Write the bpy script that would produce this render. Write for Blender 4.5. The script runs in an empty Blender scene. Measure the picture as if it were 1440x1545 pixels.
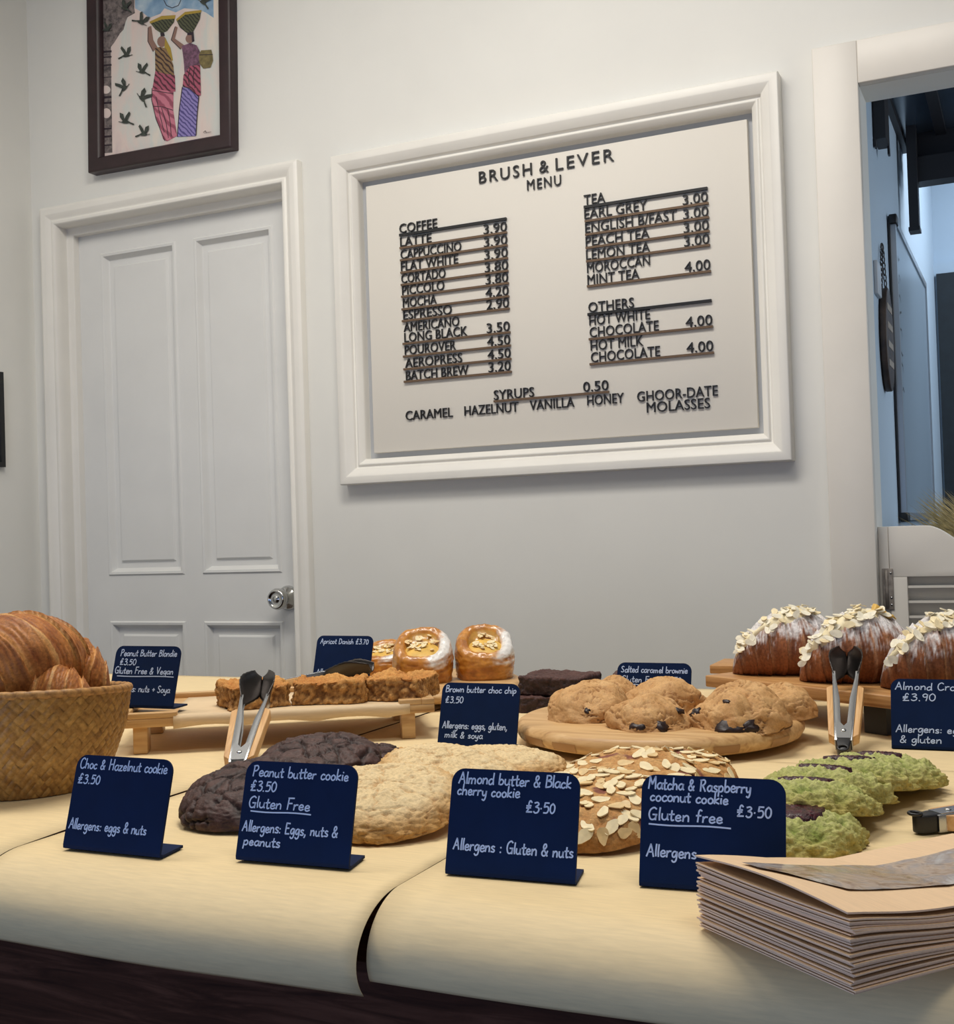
import bpy, bmesh, math, random
from math import sin, cos, pi, radians as rad, sqrt, atan2
from mathutils import Vector, Matrix, noise

random.seed(7)
S = bpy.context.scene
C = S.collection

# ------------------------------------------------------------------ camera
cam_d = bpy.data.cameras.new('camera')
cam = bpy.data.objects.new('camera', cam_d); C.objects.link(cam)
cam_d.sensor_fit = 'VERTICAL'; cam_d.sensor_height = 36.0
cam_d.lens = 36.0 * 1797.0 / 1545.0
cam_d.clip_start = 0.02
yaw, pit, rol = rad(25.084), rad(1.070), rad(-1.860)
F_ = Vector((-sin(yaw)*cos(pit), cos(yaw)*cos(pit), sin(pit)))
R0 = Vector((cos(yaw), sin(yaw), 0)); U0 = R0.cross(F_)
R_ = cos(rol)*R0 + sin(rol)*U0; U_ = -sin(rol)*R0 + cos(rol)*U0
M = Matrix((R_, U_, -F_)).transposed().to_4x4(); M.translation = Vector((0, 0, 1.13))
cam.matrix_world = M
S.camera = cam

# ------------------------------------------------------------------ light, world, exposure
S.view_settings.view_transform = 'Standard'
S.view_settings.look = 'None'
S.view_settings.gamma = 1.0
S.view_settings.use_curve_mapping = False
S.view_settings.exposure = 0.0

w = bpy.data.worlds.new('world'); S.world = w; w.use_nodes = True
w.node_tree.nodes['Background'].inputs[0].default_value = (0.80, 0.88, 1.0, 1)
w.node_tree.nodes['Background'].inputs[1].default_value = 0.13

def area(name, loc, target, size, power, col, sizey=None, spread=180):
    d = bpy.data.lights.new(name, 'AREA'); d.energy = power; d.color = col
    d.shape = 'RECTANGLE'; d.size = size; d.size_y = sizey or size; d.spread = rad(spread)
    o = bpy.data.objects.new(name, d); C.objects.link(o); o.location = loc
    o.rotation_euler = (Vector(target) - Vector(loc)).to_track_quat('-Z', 'Y').to_euler()
    return o
WARM = (1.0, 0.95, 0.875)
area('ceiling_panel_light', (-0.75, 1.25, 2.86), (-0.75, 1.35, 0), 0.9, 25, WARM, 0.35)
area('ceiling_panel_light', (-1.75, 0.85, 2.86), (-1.75, 1.00, 0), 0.6, 12.5, WARM, 0.6)
area('ceiling_panel_light', (0.45, 0.35, 2.86), (0.40, 0.55, 0), 0.8, 10, WARM, 0.5)
area('window_daylight', (-0.7, -1.5, 0.80), (-0.55, 0.7, 0.75), 1.8, 15, (0.34, 0.54, 1.0), 0.9)
area('back_room_skylight', (0.35, 3.72, 2.45), (-0.15, 3.5, 0.9), 0.7, 13, (0.84, 0.92, 1.0), 0.4)
area('back_room_window', (1.15, 3.05, 1.7), (-0.3, 3.1, 1.5), 0.8, 9, (0.84, 0.92, 1.0), 0.9)

# ------------------------------------------------------------------ helpers
def lin(c):
    def f(v):
        v /= 255.0
        return v/12.92 if v <= 0.04045 else ((v+0.055)/1.055)**2.4
    return (f(c[0]), f(c[1]), f(c[2]), 1.0)

def mixc(a, b, t):
    t = max(0.0, min(1.0, t))
    return tuple(a[i]*(1-t)+b[i]*t for i in range(3)) + (1.0,)

class NT:
    """small node-tree writer"""
    def __init__(s, name, rough=0.5, metal=0.0, spec=0.5):
        s.m = bpy.data.materials.new(name); s.m.use_nodes = True
        s.t = s.m.node_tree; s.b = s.t.nodes['Principled BSDF']
        s.b.inputs['Roughness'].default_value = rough
        s.b.inputs['Metallic'].default_value = metal
        s.b.inputs['Specular IOR Level'].default_value = spec
    def n(s, typ, **kw):
        x = s.t.nodes.new(typ)
        for k, v in kw.items(): setattr(x, k, v)
        return x
    def link(s, a, b): s.t.links.new(a, b)
    def coords(s, scale=(1, 1, 1), kind='Object'):
        tc = s.n('ShaderNodeTexCoord'); mp = s.n('ShaderNodeMapping')
        mp.inputs['Scale'].default_value = scale
        s.link(tc.outputs[kind], mp.inputs[0]); return mp.outputs[0]
    def noise(s, vec, scale, detail=4, rough=0.55, dist=0.0):
        x = s.n('ShaderNodeTexNoise'); x.inputs['Scale'].default_value = scale
        x.inputs['Detail'].default_value = detail; x.inputs['Roughness'].default_value = rough
        x.inputs['Distortion'].default_value = dist
        s.link(vec, x.inputs['Vector']); return x.outputs['Fac']
    def ramp(s, fac, stops):
        r = s.n('ShaderNodeValToRGB'); e = r.color_ramp.elements
        while len(e) < len(stops): e.new(0.5)
        for i, (p, c) in enumerate(stops): e[i].position = p; e[i].color = lin(c)
        s.link(fac, r.inputs[0]); return r.outputs[0]
    def bump(s, h, strength=0.3, dist=0.001, prev=None):
        b = s.n('ShaderNodeBump'); b.inputs['Strength'].default_value = strength
        b.inputs['Distance'].default_value = dist; s.link(h, b.inputs['Height'])
        if prev: s.link(prev, b.inputs['Normal'])
        s.link(b.outputs[0], s.b.inputs['Normal']); return b.outputs[0]
    def base(s, out): s.link(out, s.b.inputs['Base Color'])

def flat(name, c, rough=0.5, metal=0.0, spec=0.5, var=0.0, scale=40, bump=0.0, bscale=200, bdist=0.0005):
    k = NT(name, rough, metal, spec)
    if var or bump:
        v = k.coords()
        if var:
            d = tuple(max(0, x*(1-var)) for x in c); u = tuple(min(255, x*(1+var)) for x in c)
            k.base(k.ramp(k.noise(v, scale, 5), [(0.3, d), (0.7, u)]))
        else: k.b.inputs['Base Color'].default_value = lin(c)
        if bump: k.bump(k.noise(v, bscale, 4), bump, bdist)
    else: k.b.inputs['Base Color'].default_value = lin(c)
    return k.m

def wood(name, dark, mid, light, scale=(2, 30, 30), rough=0.5, fine=1.0):
    k = NT(name, rough)
    v = k.coords(scale)
    a = k.noise(v, 3.0*fine, 6, 0.6, 0.8)
    k.base(k.ramp(a, [(0.30, dark), (0.5, mid), (0.72, light)]))
    k.bump(a, 0.12, 0.0006); return k.m

def crumb(name, rough=0.7, spec=0.35, scale=500, bump=0.5, dist=0.0008, var=0.22, coat=0.0):
    """baked surface: colour from the mesh's own 'col' attribute plus fine mottling"""
    k = NT(name, rough, 0, spec)
    at = k.n('ShaderNodeAttribute', attribute_name='col')
    v = k.coords()
    n1 = k.noise(v, scale, 5, 0.65)
    n2 = k.noise(v, scale*0.25, 4)
    mx = k.n('ShaderNodeMixRGB', blend_type='MULTIPLY'); mx.inputs[0].default_value = 1.0
    k.link(at.outputs['Color'], mx.inputs[1])
    lo = int(255*(1-var)); 
    k.link(k.ramp(n1, [(0.3, (lo, lo, lo)), (0.62, (255, 255, 255))]), mx.inputs[2])
    k.base(mx.outputs[0])
    b = k.bump(n2, bump*0.6, dist*2.5)
    k.bump(n1, bump, dist, b)
    if coat:
        k.b.inputs['Coat Weight'].default_value = coat; k.b.inputs['Coat Roughness'].default_value = 0.2
    return k.m

def obj(name, verts, faces, m=None, parent=None, smooth=True, loc=None, rot=None, mi=None):
    me = bpy.data.meshes.new(name); me.from_pydata([tuple(v) for v in verts], [], faces)
    for x in (m if isinstance(m, (list, tuple)) else [m]):
        if x: me.materials.append(x)
    if mi: me.polygons.foreach_set('material_index', mi)
    me.polygons.foreach_set('use_smooth', [smooth]*len(me.polygons)); me.update()
    o = bpy.data.objects.new(name, me); C.objects.link(o)
    if parent: o.parent = parent
    if loc: o.location = loc
    if rot: o.rotation_euler = rot
    return o

def bobj(name, bm, m=None, parent=None, smooth=False, loc=None, rot=None):
    me = bpy.data.meshes.new(name); bm.to_mesh(me); bm.free()
    for x in (m if isinstance(m, (list, tuple)) else [m]):
        if x: me.materials.append(x)
    me.polygons.foreach_set('use_smooth', [smooth]*len(me.polygons)); me.update()
    o = bpy.data.objects.new(name, me); C.objects.link(o)
    if parent: o.parent = parent
    if loc: o.location = loc
    if rot: o.rotation_euler = rot
    return o

def bev(o, wdt=0.002, seg=2, ang=35):
    mo = o.modifiers.new('bevel', 'BEVEL'); mo.width = wdt; mo.segments = seg
    mo.limit_method = 'ANGLE'; mo.angle_limit = rad(ang)
    for p in o.data.polygons: p.use_smooth = True
    return o

def setcol(o, cols):
    a = o.data.color_attributes.new('col', 'FLOAT_COLOR', 'POINT')
    a.data.foreach_set('color', [x for c in cols for x in c])

def tag(o, label=None, cat=None, group=None, kind=None):
    if label: o['label'] = label
    if cat: o['category'] = cat
    if group: o['group'] = group
    if kind: o['kind'] = kind
    return o

def thing(name, label, cat, loc=(0, 0, 0), rot=(0, 0, 0), group=None, kind=None):
    o = bpy.data.objects.new(name, None); C.objects.link(o); o.empty_display_size = 0.02
    o.location = loc; o.rotation_euler = rot
    return tag(o, label, cat, group, kind)

def dup_tree(o, parent=None):
    c = o.copy(); C.objects.link(c)
    if parent: c.parent = parent
    for ch in list(o.children): dup_tree(ch, c)
    return c

def box(bm, x0, x1, y0, y1, z0, z1):
    vs = [bm.verts.new(p) for p in ((x0,y0,z0),(x1,y0,z0),(x1,y1,z0),(x0,y1,z0),(x0,y0,z1),(x1,y0,z1),(x1,y1,z1),(x0,y1,z1))]
    for f in ((0,3,2,1),(4,5,6,7),(0,1,5,4),(1,2,6,5),(2,3,7,6),(3,0,4,7)): bm.faces.new([vs[i] for i in f])

def boxes(name, lst, m, parent=None, bevel=0, **kw):
    bm = bmesh.new()
    for b in lst: box(bm, *b)
    o = bobj(name, bm, m, parent, **kw)
    if bevel: bev(o, bevel)
    return o

def prism(bm, pts, lo, hi, axis='Y'):
    """extrude a 2-D outline between lo and hi along an axis (pts are the other two coordinates, in XYZ order)"""
    def P(p, t):
        return {'Y': (p[0], t, p[1]), 'Z': (p[0], p[1], t), 'X': (t, p[0], p[1])}[axis]
    a = [bm.verts.new(P(p, lo)) for p in pts]; b = [bm.verts.new(P(p, hi)) for p in pts]
    n = len(pts)
    bm.faces.new(a); bm.faces.new(b[::-1])
    for i in range(n): bm.faces.new((a[i], b[i], b[(i+1) % n], a[(i+1) % n]))
    bmesh.ops.recalc_face_normals(bm, faces=bm.faces)

def lathe(prof, n=48, cap=True):
    """(r, z) profile turned about Z"""
    vs, fs = [], []
    for r, z in prof:
        for j in range(n): vs.append((r*cos(2*pi*j/n), r*sin(2*pi*j/n), z))
    for i in range(len(prof)-1):
        for j in range(n):
            a, b = i*n+j, i*n+(j+1) % n
            fs.append((a, b, b+n, a+n))
    if cap:
        fs.append(tuple(range(n))[::-1]); fs.append(tuple(range((len(prof)-1)*n, len(prof)*n)))
    return vs, fs

def tube(path, r, n=8, closed=False):
    vs, fs = [], []
    m = len(path)
    for i, p in enumerate(path):
        p = Vector(p); a = Vector(path[i-1] if (i or closed) else path[0]); b = Vector(path[(i+1) % m] if (i < m-1 or closed) else path[-1])
        t = (b-a).normalized(); u = t.cross(Vector((0.13, 0.21, 0.97)))
        if u.length < 1e-4: u = t.cross(Vector((1, 0, 0)))
        u.normalize(); v = t.cross(u)
        rr = r[i] if isinstance(r, (list, tuple)) else r
        for j in range(n): vs.append(p + rr*(cos(2*pi*j/n)*u + sin(2*pi*j/n)*v))
    for i in range(m if closed else m-1):
        for j in range(n):
            a, b = i*n+j, i*n+(j+1) % n
            c, d = ((i+1) % m)*n+j, ((i+1) % m)*n+(j+1) % n
            fs.append((a, b, d, c))
    if not closed:
        fs.append(tuple(range(n))[::-1]); fs.append(tuple(range((m-1)*n, m*n)))
    return vs, fs

def fbm(x, y, z, oc=4): return noise.fractal(Vector((x, y, z)), 0.9, 2.1, oc)
def crackv(x, y, z):
    d = noise.voronoi(Vector((x, y, z)))[0]
    return d[1]-d[0], d[0]

# ------------------------------------------------------------------ materials
WALLP = flat('wall_paint', (226, 225, 219), 0.6, spec=0.3, var=0.012, scale=3, bump=0.08, bscale=90)
TRIMP = flat('trim_paint', (234, 231, 223), 0.38, spec=0.4, var=0.012, scale=8, bump=0.05, bscale=60)
DOORP = flat('door_paint', (222, 222, 219), 0.42, spec=0.4, var=0.012, scale=6, bump=0.05, bscale=70)
CASEP = flat('casing_paint', (222, 217, 208), 0.4, spec=0.4, var=0.01, scale=8, bump=0.05, bscale=50)
BOARDP = flat('menu_board_white', (224, 219, 209), 0.55, spec=0.2)
LETTER = flat('letter_black', (20, 19, 20), 0.45)
LEDGE = flat('ledge_bronze', (112, 90, 70), 0.4, metal=0.3)
CEILP = flat('ceiling_paint', (238, 238, 234), 0.8)
FLOORP = wood('floor_boards', (54, 40, 30), (74, 56, 42), (92, 72, 54), (2, 20, 20))
CHROME = flat('polished_metal', (200, 200, 198), 0.14, 1.0)
STEEL = flat('brushed_steel', (186, 188, 190), 0.26, 1.0, bump=0.05, bscale=300)
DKSTEEL = flat('dark_steel', (74, 70, 68), 0.32, 1.0)
BLKPL = flat('black_plastic', (26, 26, 28), 0.4)
HINGE = flat('aged_hinge_metal', (148, 140, 132), 0.5, 0.15, var=0.15, scale=80)
PALEBLUE = flat('pale_blue_wall', (178, 197, 214), 0.6, spec=0.3)
DARKCEIL = flat('dark_glossy_ceiling', (38, 44, 54), 0.25)
DARKMET = flat('dark_metal', (40, 40, 44), 0.5)
WBOARD = flat('whiteboard_surface', (138, 156, 172), 0.3)
ALU = flat('aluminium_strip', (176, 182, 188), 0.35, 0.8)
FRAMEW = flat('picture_frame_wood', (44, 26, 30), 0.4, var=0.15, scale=20)
BLKFR = flat('black_frame', (16, 16, 17), 0.35)
CARD = flat('navy_slate_board', (4, 28, 66), 0.65, spec=0.14, var=0.06, scale=30)
INK = flat('pale_blue_chalk', (186, 204, 236), 0.8)
COUNTER = wood('dark_counter_wood', (40, 21, 14), (72, 42, 30), (108, 70, 54), (2.5, 30, 30), 0.75)
COUNTER.node_tree.nodes['Principled BSDF'].inputs['Specular IOR Level'].default_value = 0.15
WOODL = wood('pale_board_wood', (176, 132, 82), (205, 164, 110), (222, 186, 134), (3, 38, 38), 0.45)
WOODM = wood('oak_board_wood', (150, 100, 56), (186, 136, 82), (206, 160, 104), (3, 42, 42), 0.45)
WOODT = wood('tong_grip_wood', (196, 146, 92), (220, 174, 118), (232, 192, 140), (40, 4, 40), 0.5)

def kraft(name, c, bscale=350):
    k = NT(name, 0.62, 0, 0.3); v = k.coords()
    a = k.noise(k.coords((6, 60, 60)), 8, 5)
    k.base(k.ramp(a, [(0.3, tuple(x*0.965 for x in c)), (0.7, tuple(min(255, x*1.02) for x in c))]))
    k.bump(k.noise(v, bscale, 3), 0.08, 0.0004); return k.m
PAPER = kraft('kraft_counter_paper', (233, 209, 162))
LINER = kraft('greaseproof_paper', (222, 196, 158))
BAGP = kraft('brown_bag_paper', (230, 198, 160))
BAGE = kraft('bag_edge_paper', (240, 208, 178))

# ------------------------------------------------------------------ room shell
YW = 2.44; WT = 0.10
DX0, DX1, DZ = -2.359, -1.636, 1.998          # door hole
OX0, OX1, OZ = -0.281, 0.52, 1.986            # opening to the back room
MX0, MX1, MZ0, MZ1, MR = -1.4255, -0.4885, 1.3125, 1.9805, 0.026      # menu recess
WB = [(-2.56, DX0-0.003, YW, YW+WT, 0, 2.9), (DX0-0.003, DX1+0.003, YW, YW+WT, DZ+0.003, 2.9), (DX1+0.003, MX0, YW, YW+WT, 0, 2.9),
      (MX0, MX1, YW, YW+WT, 0, MZ0), (MX0, MX1, YW, YW+WT, MZ1, 2.9), (MX0, MX1, YW+MR, YW+WT, MZ0, MZ1), (MX1, OX0, YW, YW+WT, 0, 2.9),
      (OX0, OX1, YW, YW+WT, OZ, 2.9), (OX1, 1.6, YW, YW+WT, 0, 2.9)]
tag(boxes('wall_back', WB, WALLP), kind='structure')
tag(boxes('wall_left', [(-2.56, -2.463, -1.2, YW, 0, 2.9)], WALLP), kind='structure')
tag(boxes('floor', [(-2.56, 1.6, -3.2, 4.6, -0.05, 0)], FLOORP), kind='structure')
tag(boxes('ceiling', [(-2.56, 1.6, -1.2, YW+WT, 2.9, 2.95)], CEILP), kind='structure')

def frame_sweep(bm, x0, x1, z0, z1, prof, y, sides='LTRB'):
    """mitred moulding round a rectangle; prof = (inset from outer edge, projection towards the room)"""
    n = len(prof)
    def ring(cx, cz, sx, sz):
        return [bm.verts.new((cx+sx*d, y-h, cz+sz*d)) for d, h in prof]
    if 'B' in sides:
        rs = [ring(x0, z0, 1, 1), ring(x0, z1, 1, -1), ring(x1, z1, -1, -1), ring(x1, z0, -1, 1)]
        seq = [(0, 1), (1, 2), (2, 3), (3, 0)]
    else:
        rs = [ring(x0, z0, 1, 0), ring(x0, z1, 1, -1), ring(x1, z1, -1, -1), ring(x1, z0, -1, 0)]
        seq = [(0, 1), (1, 2), (2, 3)]
    for a, b in seq:
        for i in range(n-1): bm.faces.new((rs[a][i], rs[a][i+1], rs[b][i+1], rs[b][i]))
    bmesh.ops.recalc_face_normals(bm, faces=bm.faces)

# door architrave + lining
bm = bmesh.new()
frame_sweep(bm, -2.413, -1.582, 0.0, 2.050, [(0, -0.001), (0, 0.022), (0.008, 0.027), (0.022, 0.026), (0.034, 0.017), (0.037, 0.016), (0.040, 0.020), (0.047, 0.020), (0.051, 0.014), (0.0535, 0.0), (0.0535, -0.020), (0.056, -0.022), (0.0725, -0.024), (0.0735, -0.026), (0.0735, -0.095)], YW, 'LTR')
tag(bev(bobj('trim_1', bm, TRIMP), 0.0015), kind='structure')

# four-panel door
dy = YW + 0.045
door = tag(boxes('door_1', [(-2.342, -2.263, dy, dy+0.04, 0.01, 1.998), (-2.008, -1.950, dy, dy+0.04, 0.01, 1.998), (-1.704, -1.655, dy, dy+0.04, 0.01, 1.998),
    (-2.263, -2.008, dy, dy+0.04, 1.922, 1.998), (-1.950, -1.704, dy, dy+0.04, 1.922, 1.998),
    (-2.263, -2.008, dy, dy+0.04, 0.929, 1.050), (-1.950, -1.704, dy, dy+0.04, 0.929, 1.050),
    (-2.263, -2.008, dy, dy+0.04, 0.01, 0.22), (-1.950, -1.704, dy, dy+0.04, 0.01, 0.22)], DOORP),
    'white painted four panel door with a round metal knob', 'door', kind='structure')
for (x0, x1) in ((-2.263, -2.008), (-1.950, -1.704)):
    for (z0, z1) in ((1.050, 1.922), (0.22, 0.929)):
        bm = bmesh.new()
        frame_sweep(bm, x0, x1, z0, z1, [(0, 0.0), (0.004, 0.004), (0.010, 0.003), (0.018, -0.010), (0.020, -0.012), (0.036, -0.012), (0.040, -0.007), (0.041, -0.006)], dy)
        vs = [bm.verts.new(p) for p in ((x0+0.041, dy+0.006, z0+0.041), (x1-0.041, dy+0.006, z0+0.041), (x1-0.041, dy+0.006, z1-0.041), (x0+0.041, dy+0.006, z1-0.041))]
        bm.faces.new(vs)
        bmesh.ops.recalc_face_normals(bm, faces=bm.faces)
        bobj('door_panel', bm, DOORP, door)
vs, fs = lathe([(0.0, 0.0), (0.031, 0.0), (0.031, 0.003), (0.026, 0.010), (0.016, 0.016), (0.013, 0.024), (0.014, 0.028), (0.022, 0.034), (0.026, 0.042), (0.0265, 0.050), (0.024, 0.057), (0.020, 0.060), (0.018, 0.057), (0.008, 0.055), (0.007, 0.057), (0.0, 0.057)], 40)
obj('door_knob', vs, fs, CHROME, door, loc=(-1.688, dy, 0.987), rot=(pi/2, 0, 0))

# right-hand opening casing
boxes('trim_2', [(-0.367, OX0, YW-0.022, YW, 0, 2.071), (OX0, OX1, YW-0.022, YW, OZ, 2.071), (OX1, OX1+0.086, YW-0.022, YW, 0, 2.071)], CASEP, bevel=0.002)['kind'] = 'structure'

# ------------------------------------------------------------------ menu board
BFONT = None
def text_mesh(s, mat, x0, x1, zb, cap, y, depth, name, parent, space=1.0):
    cu = bpy.data.curves.new('t', 'FONT'); cu.body = s; cu.size = 1.0; cu.extrude = 0.0; cu.resolution_u = 3
    cu.space_character = space; cu.offset = 0.0
    o = bpy.data.objects.new('t', cu); C.objects.link(o)
    bpy.context.view_layer.update()
    me = bpy.data.meshes.new_from_object(o.evaluated_get(bpy.context.evaluated_depsgraph_get()))
    bpy.data.objects.remove(o); bpy.data.curves.remove(cu)
    xs = [v.co.x for v in me.vertices]; ys = [v.co.y for v in me.vertices]
    capu = 0.729 if False else max(ys)
    a, b = min(xs), max(xs); sx = (x1-x0)/(b-a); sz = cap/capu
    bm = bmesh.new(); bm.from_mesh(me); bpy.data.meshes.remove(me)
    for v in bm.verts: v.co = Vector((x0+(v.co.x-a)*sx, y-depth, zb+v.co.y*sz))
    r = bmesh.ops.extrude_face_region(bm, geom=bm.faces[:])
    for e in r['geom']:
        if isinstance(e, bmesh.types.BMVert): e.co.y = y
    bmesh.ops.recalc_face_normals(bm, faces=bm.faces)
    return bobj(name, bm, mat, parent)

menu = thing('menu_board', 'white framed cafe menu board with black lettering on the back wall', 'menu board', (0, 0, 0))
bm = bmesh.new()
frame_sweep(bm, -1.482, -0.432, 1.256, 2.037, [(0, 0), (0, 0.030), (0.002, 0.033), (0.017, 0.034), (0.020, 0.033), (0.037, 0.022), (0.039, 0.016), (0.0425, 0.015), (0.045, 0.019), (0.048, 0.019), (0.050, 0.017), (0.058, 0.010), (0.0595, 0.006), (0.0595, -0.0255)], YW)
bev(bobj('frame', bm, TRIMP, menu), 0.001)
KB = 2.440/2.4252
def kx(x): return x*KB
def kz(z): return 1.13+(z-1.13)*KB
boxes('backing_panel', [(MX0+0.002, MX1-0.002, YW+0.016, YW+0.0255, MZ0+0.002, MZ1-0.002)], flat('recess_shade_grey', (186, 188, 190), 0.6), menu)  # shade of the recess is put into this grey
boxes('letter_board', [(kx(-1.398), kx(-0.501), YW+0.002, YW+0.016, kz(1.328), kz(1.957))], BOARDP, menu, bevel=0.001)
YB = YW+0.0018
ROWS = [  # text, x0, x1, baseline
 ('COFFEE', -1.310, -1.212, 1.8335), ('LATTE', -1.309, -1.228, 1.8022), ('CAPPUCCINO', -1.309, -1.153, 1.7730), ('FLAT WHITE', -1.309, -1.162, 1.7450),
 ('CORTADO', -1.309, -1.195, 1.7168), ('PICCOLO', -1.308, -1.199, 1.6892), ('MOCHA', -1.307, -1.220, 1.6600), ('ESPRESSO', -1.307, -1.182, 1.6320),
 ('AMERICANO', -1.307, -1.164, 1.6035), ('LONG BLACK', -1.306, -1.145, 1.5795), ('POUROVER', -1.306, -1.175, 1.5502), ('AEROPRESS', -1.306, -1.160, 1.5203), ('BATCH BREW', -1.305, -1.145, 1.4910),
 ('TEA', -0.856, -0.808, 1.8325), ('EARL GREY', -0.856, -0.716, 1.8020), ('ENGLISH B/FAST', -0.855, -0.653, 1.7718), ('PEACH TEA', -0.855, -0.713, 1.7425), ('LEMON TEA', -0.855, -0.713, 1.7135),
 ('MOROCCAN', -0.854, -0.714, 1.6850), ('MINT TEA', -0.854, -0.738, 1.6592),
 ('OTHERS', -0.854, -0.752, 1.5995), ('HOT WHITE', -0.853, -0.718, 1.5715), ('CHOCOLATE', -0.853, -0.700, 1.5455), ('HOT MILK', -0.852, -0.735, 1.5170), ('CHOCOLATE', -0.852, -0.699, 1.4915),
 ('CARAMEL', -1.309, -1.188, 1.3985), ('HAZELNUT', -1.158, -1.026, 1.3985), ('VANILLA', -0.998, -0.894, 1.3990), ('HONEY', -0.864, -0.782, 1.3995), ('GHOOR-DATE', -0.752, -0.580, 1.3990), ('MOLASSES', -0.732, -0.597, 1.3745),
 ('SYRUPS', -1.084, -0.987, 1.4285)]
for s, a, b, z in ROWS:
    text_mesh(s, LETTER, kx(a), kx(b), kz(z), 0.0216, YB, 0.004, 'menu_item', menu)
PR = [('3.90', -1.096, -1.039, 1.8020), ('3.90', -1.096, -1.039, 1.7730), ('3.90', -1.096, -1.039, 1.7442), ('3.80', -1.096, -1.039, 1.7160), ('3.80', -1.095, -1.040, 1.6886), ('4.20', -1.096, -1.040, 1.6592), ('2.90', -1.095, -1.040, 1.6320),
 ('3.50', -1.096, -1.040, 1.5795), ('4.50', -1.096, -1.040, 1.5495), ('4.50', -1.096, -1.040, 1.5200), ('3.20', -1.095, -1.041, 1.4915),
 ('3.00', -0.639, -0.586, 1.8005), ('3.00', -0.639, -0.586, 1.7705), ('3.00', -0.639, -0.586, 1.7420), ('3.00', -0.639, -0.586, 1.7135), ('4.00', -0.640, -0.586, 1.6600), ('4.00', -0.642, -0.586, 1.5455), ('4.00', -0.642, -0.586, 1.4920), ('0.50', -0.872, -0.815, 1.4295)]
for s, a, b, z in PR:
    text_mesh(s, LETTER, kx(a), kx(b), kz(z), 0.0216, YB, 0.004, 'price', menu)
for w_, a_, b_ in (('BRUSH', -1.1030, -0.9745), ('&', -0.9566, -0.9353), ('LEVER', -0.9182, -0.7855)):
    text_mesh(w_, LETTER, kx(a_), kx(b_), kz(1.918), 0.0265, YB, 0.004, 'heading', menu, 1.25)
text_mesh('MENU', LETTER, kx(-0.987), kx(-0.907), kz(1.8845), 0.0225, YB, 0.004, 'heading', menu, 1.2)
for z in (1.7985, 1.7699, 1.7412, 1.7127, 1.6852, 1.6557, 1.6285, 1.5757, 1.5462, 1.5166, 1.4878):
    boxes('ledge', [(kx(-1.310), kx(-1.039), YB-0.006, YB, kz(z)-0.0024, kz(z)+0.0024)], LEDGE, menu)
for z in (1.7968, 1.7676, 1.7389, 1.7099, 1.6557, 1.5415, 1.4875):
    boxes('ledge', [(kx(-0.855), kx(-0.585), YB-0.006, YB, kz(z)-0.0024, kz(z)+0.0024)], LEDGE, menu)
boxes('ledge', [(kx(-1.084), kx(-0.814), YB-0.006, YB, kz(1.4227), kz(1.4275))], LEDGE, menu)
boxes('heading_rule', [(kx(-1.310), kx(-1.039), YB-0.006, YB, kz(1.8258), kz(1.8318))], LETTER, menu)
boxes('heading_rule', [(kx(-0.856), kx(-0.586), YB-0.006, YB, kz(1.8245), kz(1.8305))], LETTER, menu)
boxes('heading_rule', [(kx(-0.856), kx(-0.586), YB-0.006, YB, kz(1.5922), kz(1.5980))], LETTER, menu)

# ------------------------------------------------------------------ pictures
pic = thing('framed_picture', 'dark framed painting of two basket carriers and birds above the door', 'picture', (-1.992, YW, 2.45))
bm = bmesh.new()
frame_sweep(bm, -0.231, 0.232, -0.338, 0.338, [(0, 0), (0, 0.030), (0.004, 0.033), (0.034, 0.031), (0.040, 0.022), (0.041, 0.012)], 0)
bev(bobj('frame', bm, FRAMEW, pic), 0.0015)
k = NT('painting_wash', 0.6); v = k.coords((1, 1, 0.35))
k.base(k.ramp(k.noise(v, 9, 5, 0.6, 0.5), [(0.30, (206, 186, 184)), (0.45, (222, 204, 196)), (0.58, (206, 208, 202)), (0.72, (228, 214, 200))])); WASH = k.m
k = NT('temple_grey', 0.7); v = k.coords()
k.base(k.ramp(k.noise(v, 70, 6, 0.7), [(0.35, (62, 56, 58)), (0.5, (112, 102, 100)), (0.65, (140, 128, 124))])); TEMPLE = k.m
k = NT('painted_sky', 0.6); v = k.coords()
k.base(k.ramp(k.noise(v, 16, 4), [(0.3, (96, 132, 168)), (0.5, (136, 166, 192)), (0.7, (190, 204, 212))])); SKYP = k.m
def strip(name, a, b, fr):
    k = NT(name, 0.6); v = k.coords((1, 1, 1)); wv = k.n('ShaderNodeTexWave'); wv.inputs['Scale'].default_value = fr
    wv.inputs['Distortion'].default_value = 4; wv.inputs['Detail'].default_value = 2; wv.bands_direction = 'DIAGONAL'
    k.link(v, wv.inputs[0]); k.base(k.ramp(wv.outputs['Fac'], [(0.2, a), (0.5, b)])); return k.m
P_SK = flat('painted_skin', (140, 108, 96), 0.6); P_DG = strip('painted_basket', (38, 42, 34), (84, 86, 62), 60)
P_YL = flat('painted_yellow', (168, 142, 56), 0.6); P_OL = strip('painted_olive_cloth', (60, 40, 40), (140, 112, 78), 45)
P_MG = strip('painted_magenta_cloth', (82, 36, 52), (168, 84, 106), 40); P_PK = strip('painted_pink_cloth', (150, 76, 96), (196, 118, 136), 22)
P_PU = flat('painted_purple_cloth', (104, 72, 92), 0.6, var=0.3, scale=120); P_BL = strip('painted_violet_cloth', (78, 70, 130), (140, 128, 186), 50)
P_PT = flat('painted_pot', (112, 100, 62), 0.6, var=0.2, scale=90); P_BD = flat('painted_bird', (54, 60, 54), 0.6, var=0.3, scale=150); P_LN = flat('painted_line', (44, 32, 42), 0.6)
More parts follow.
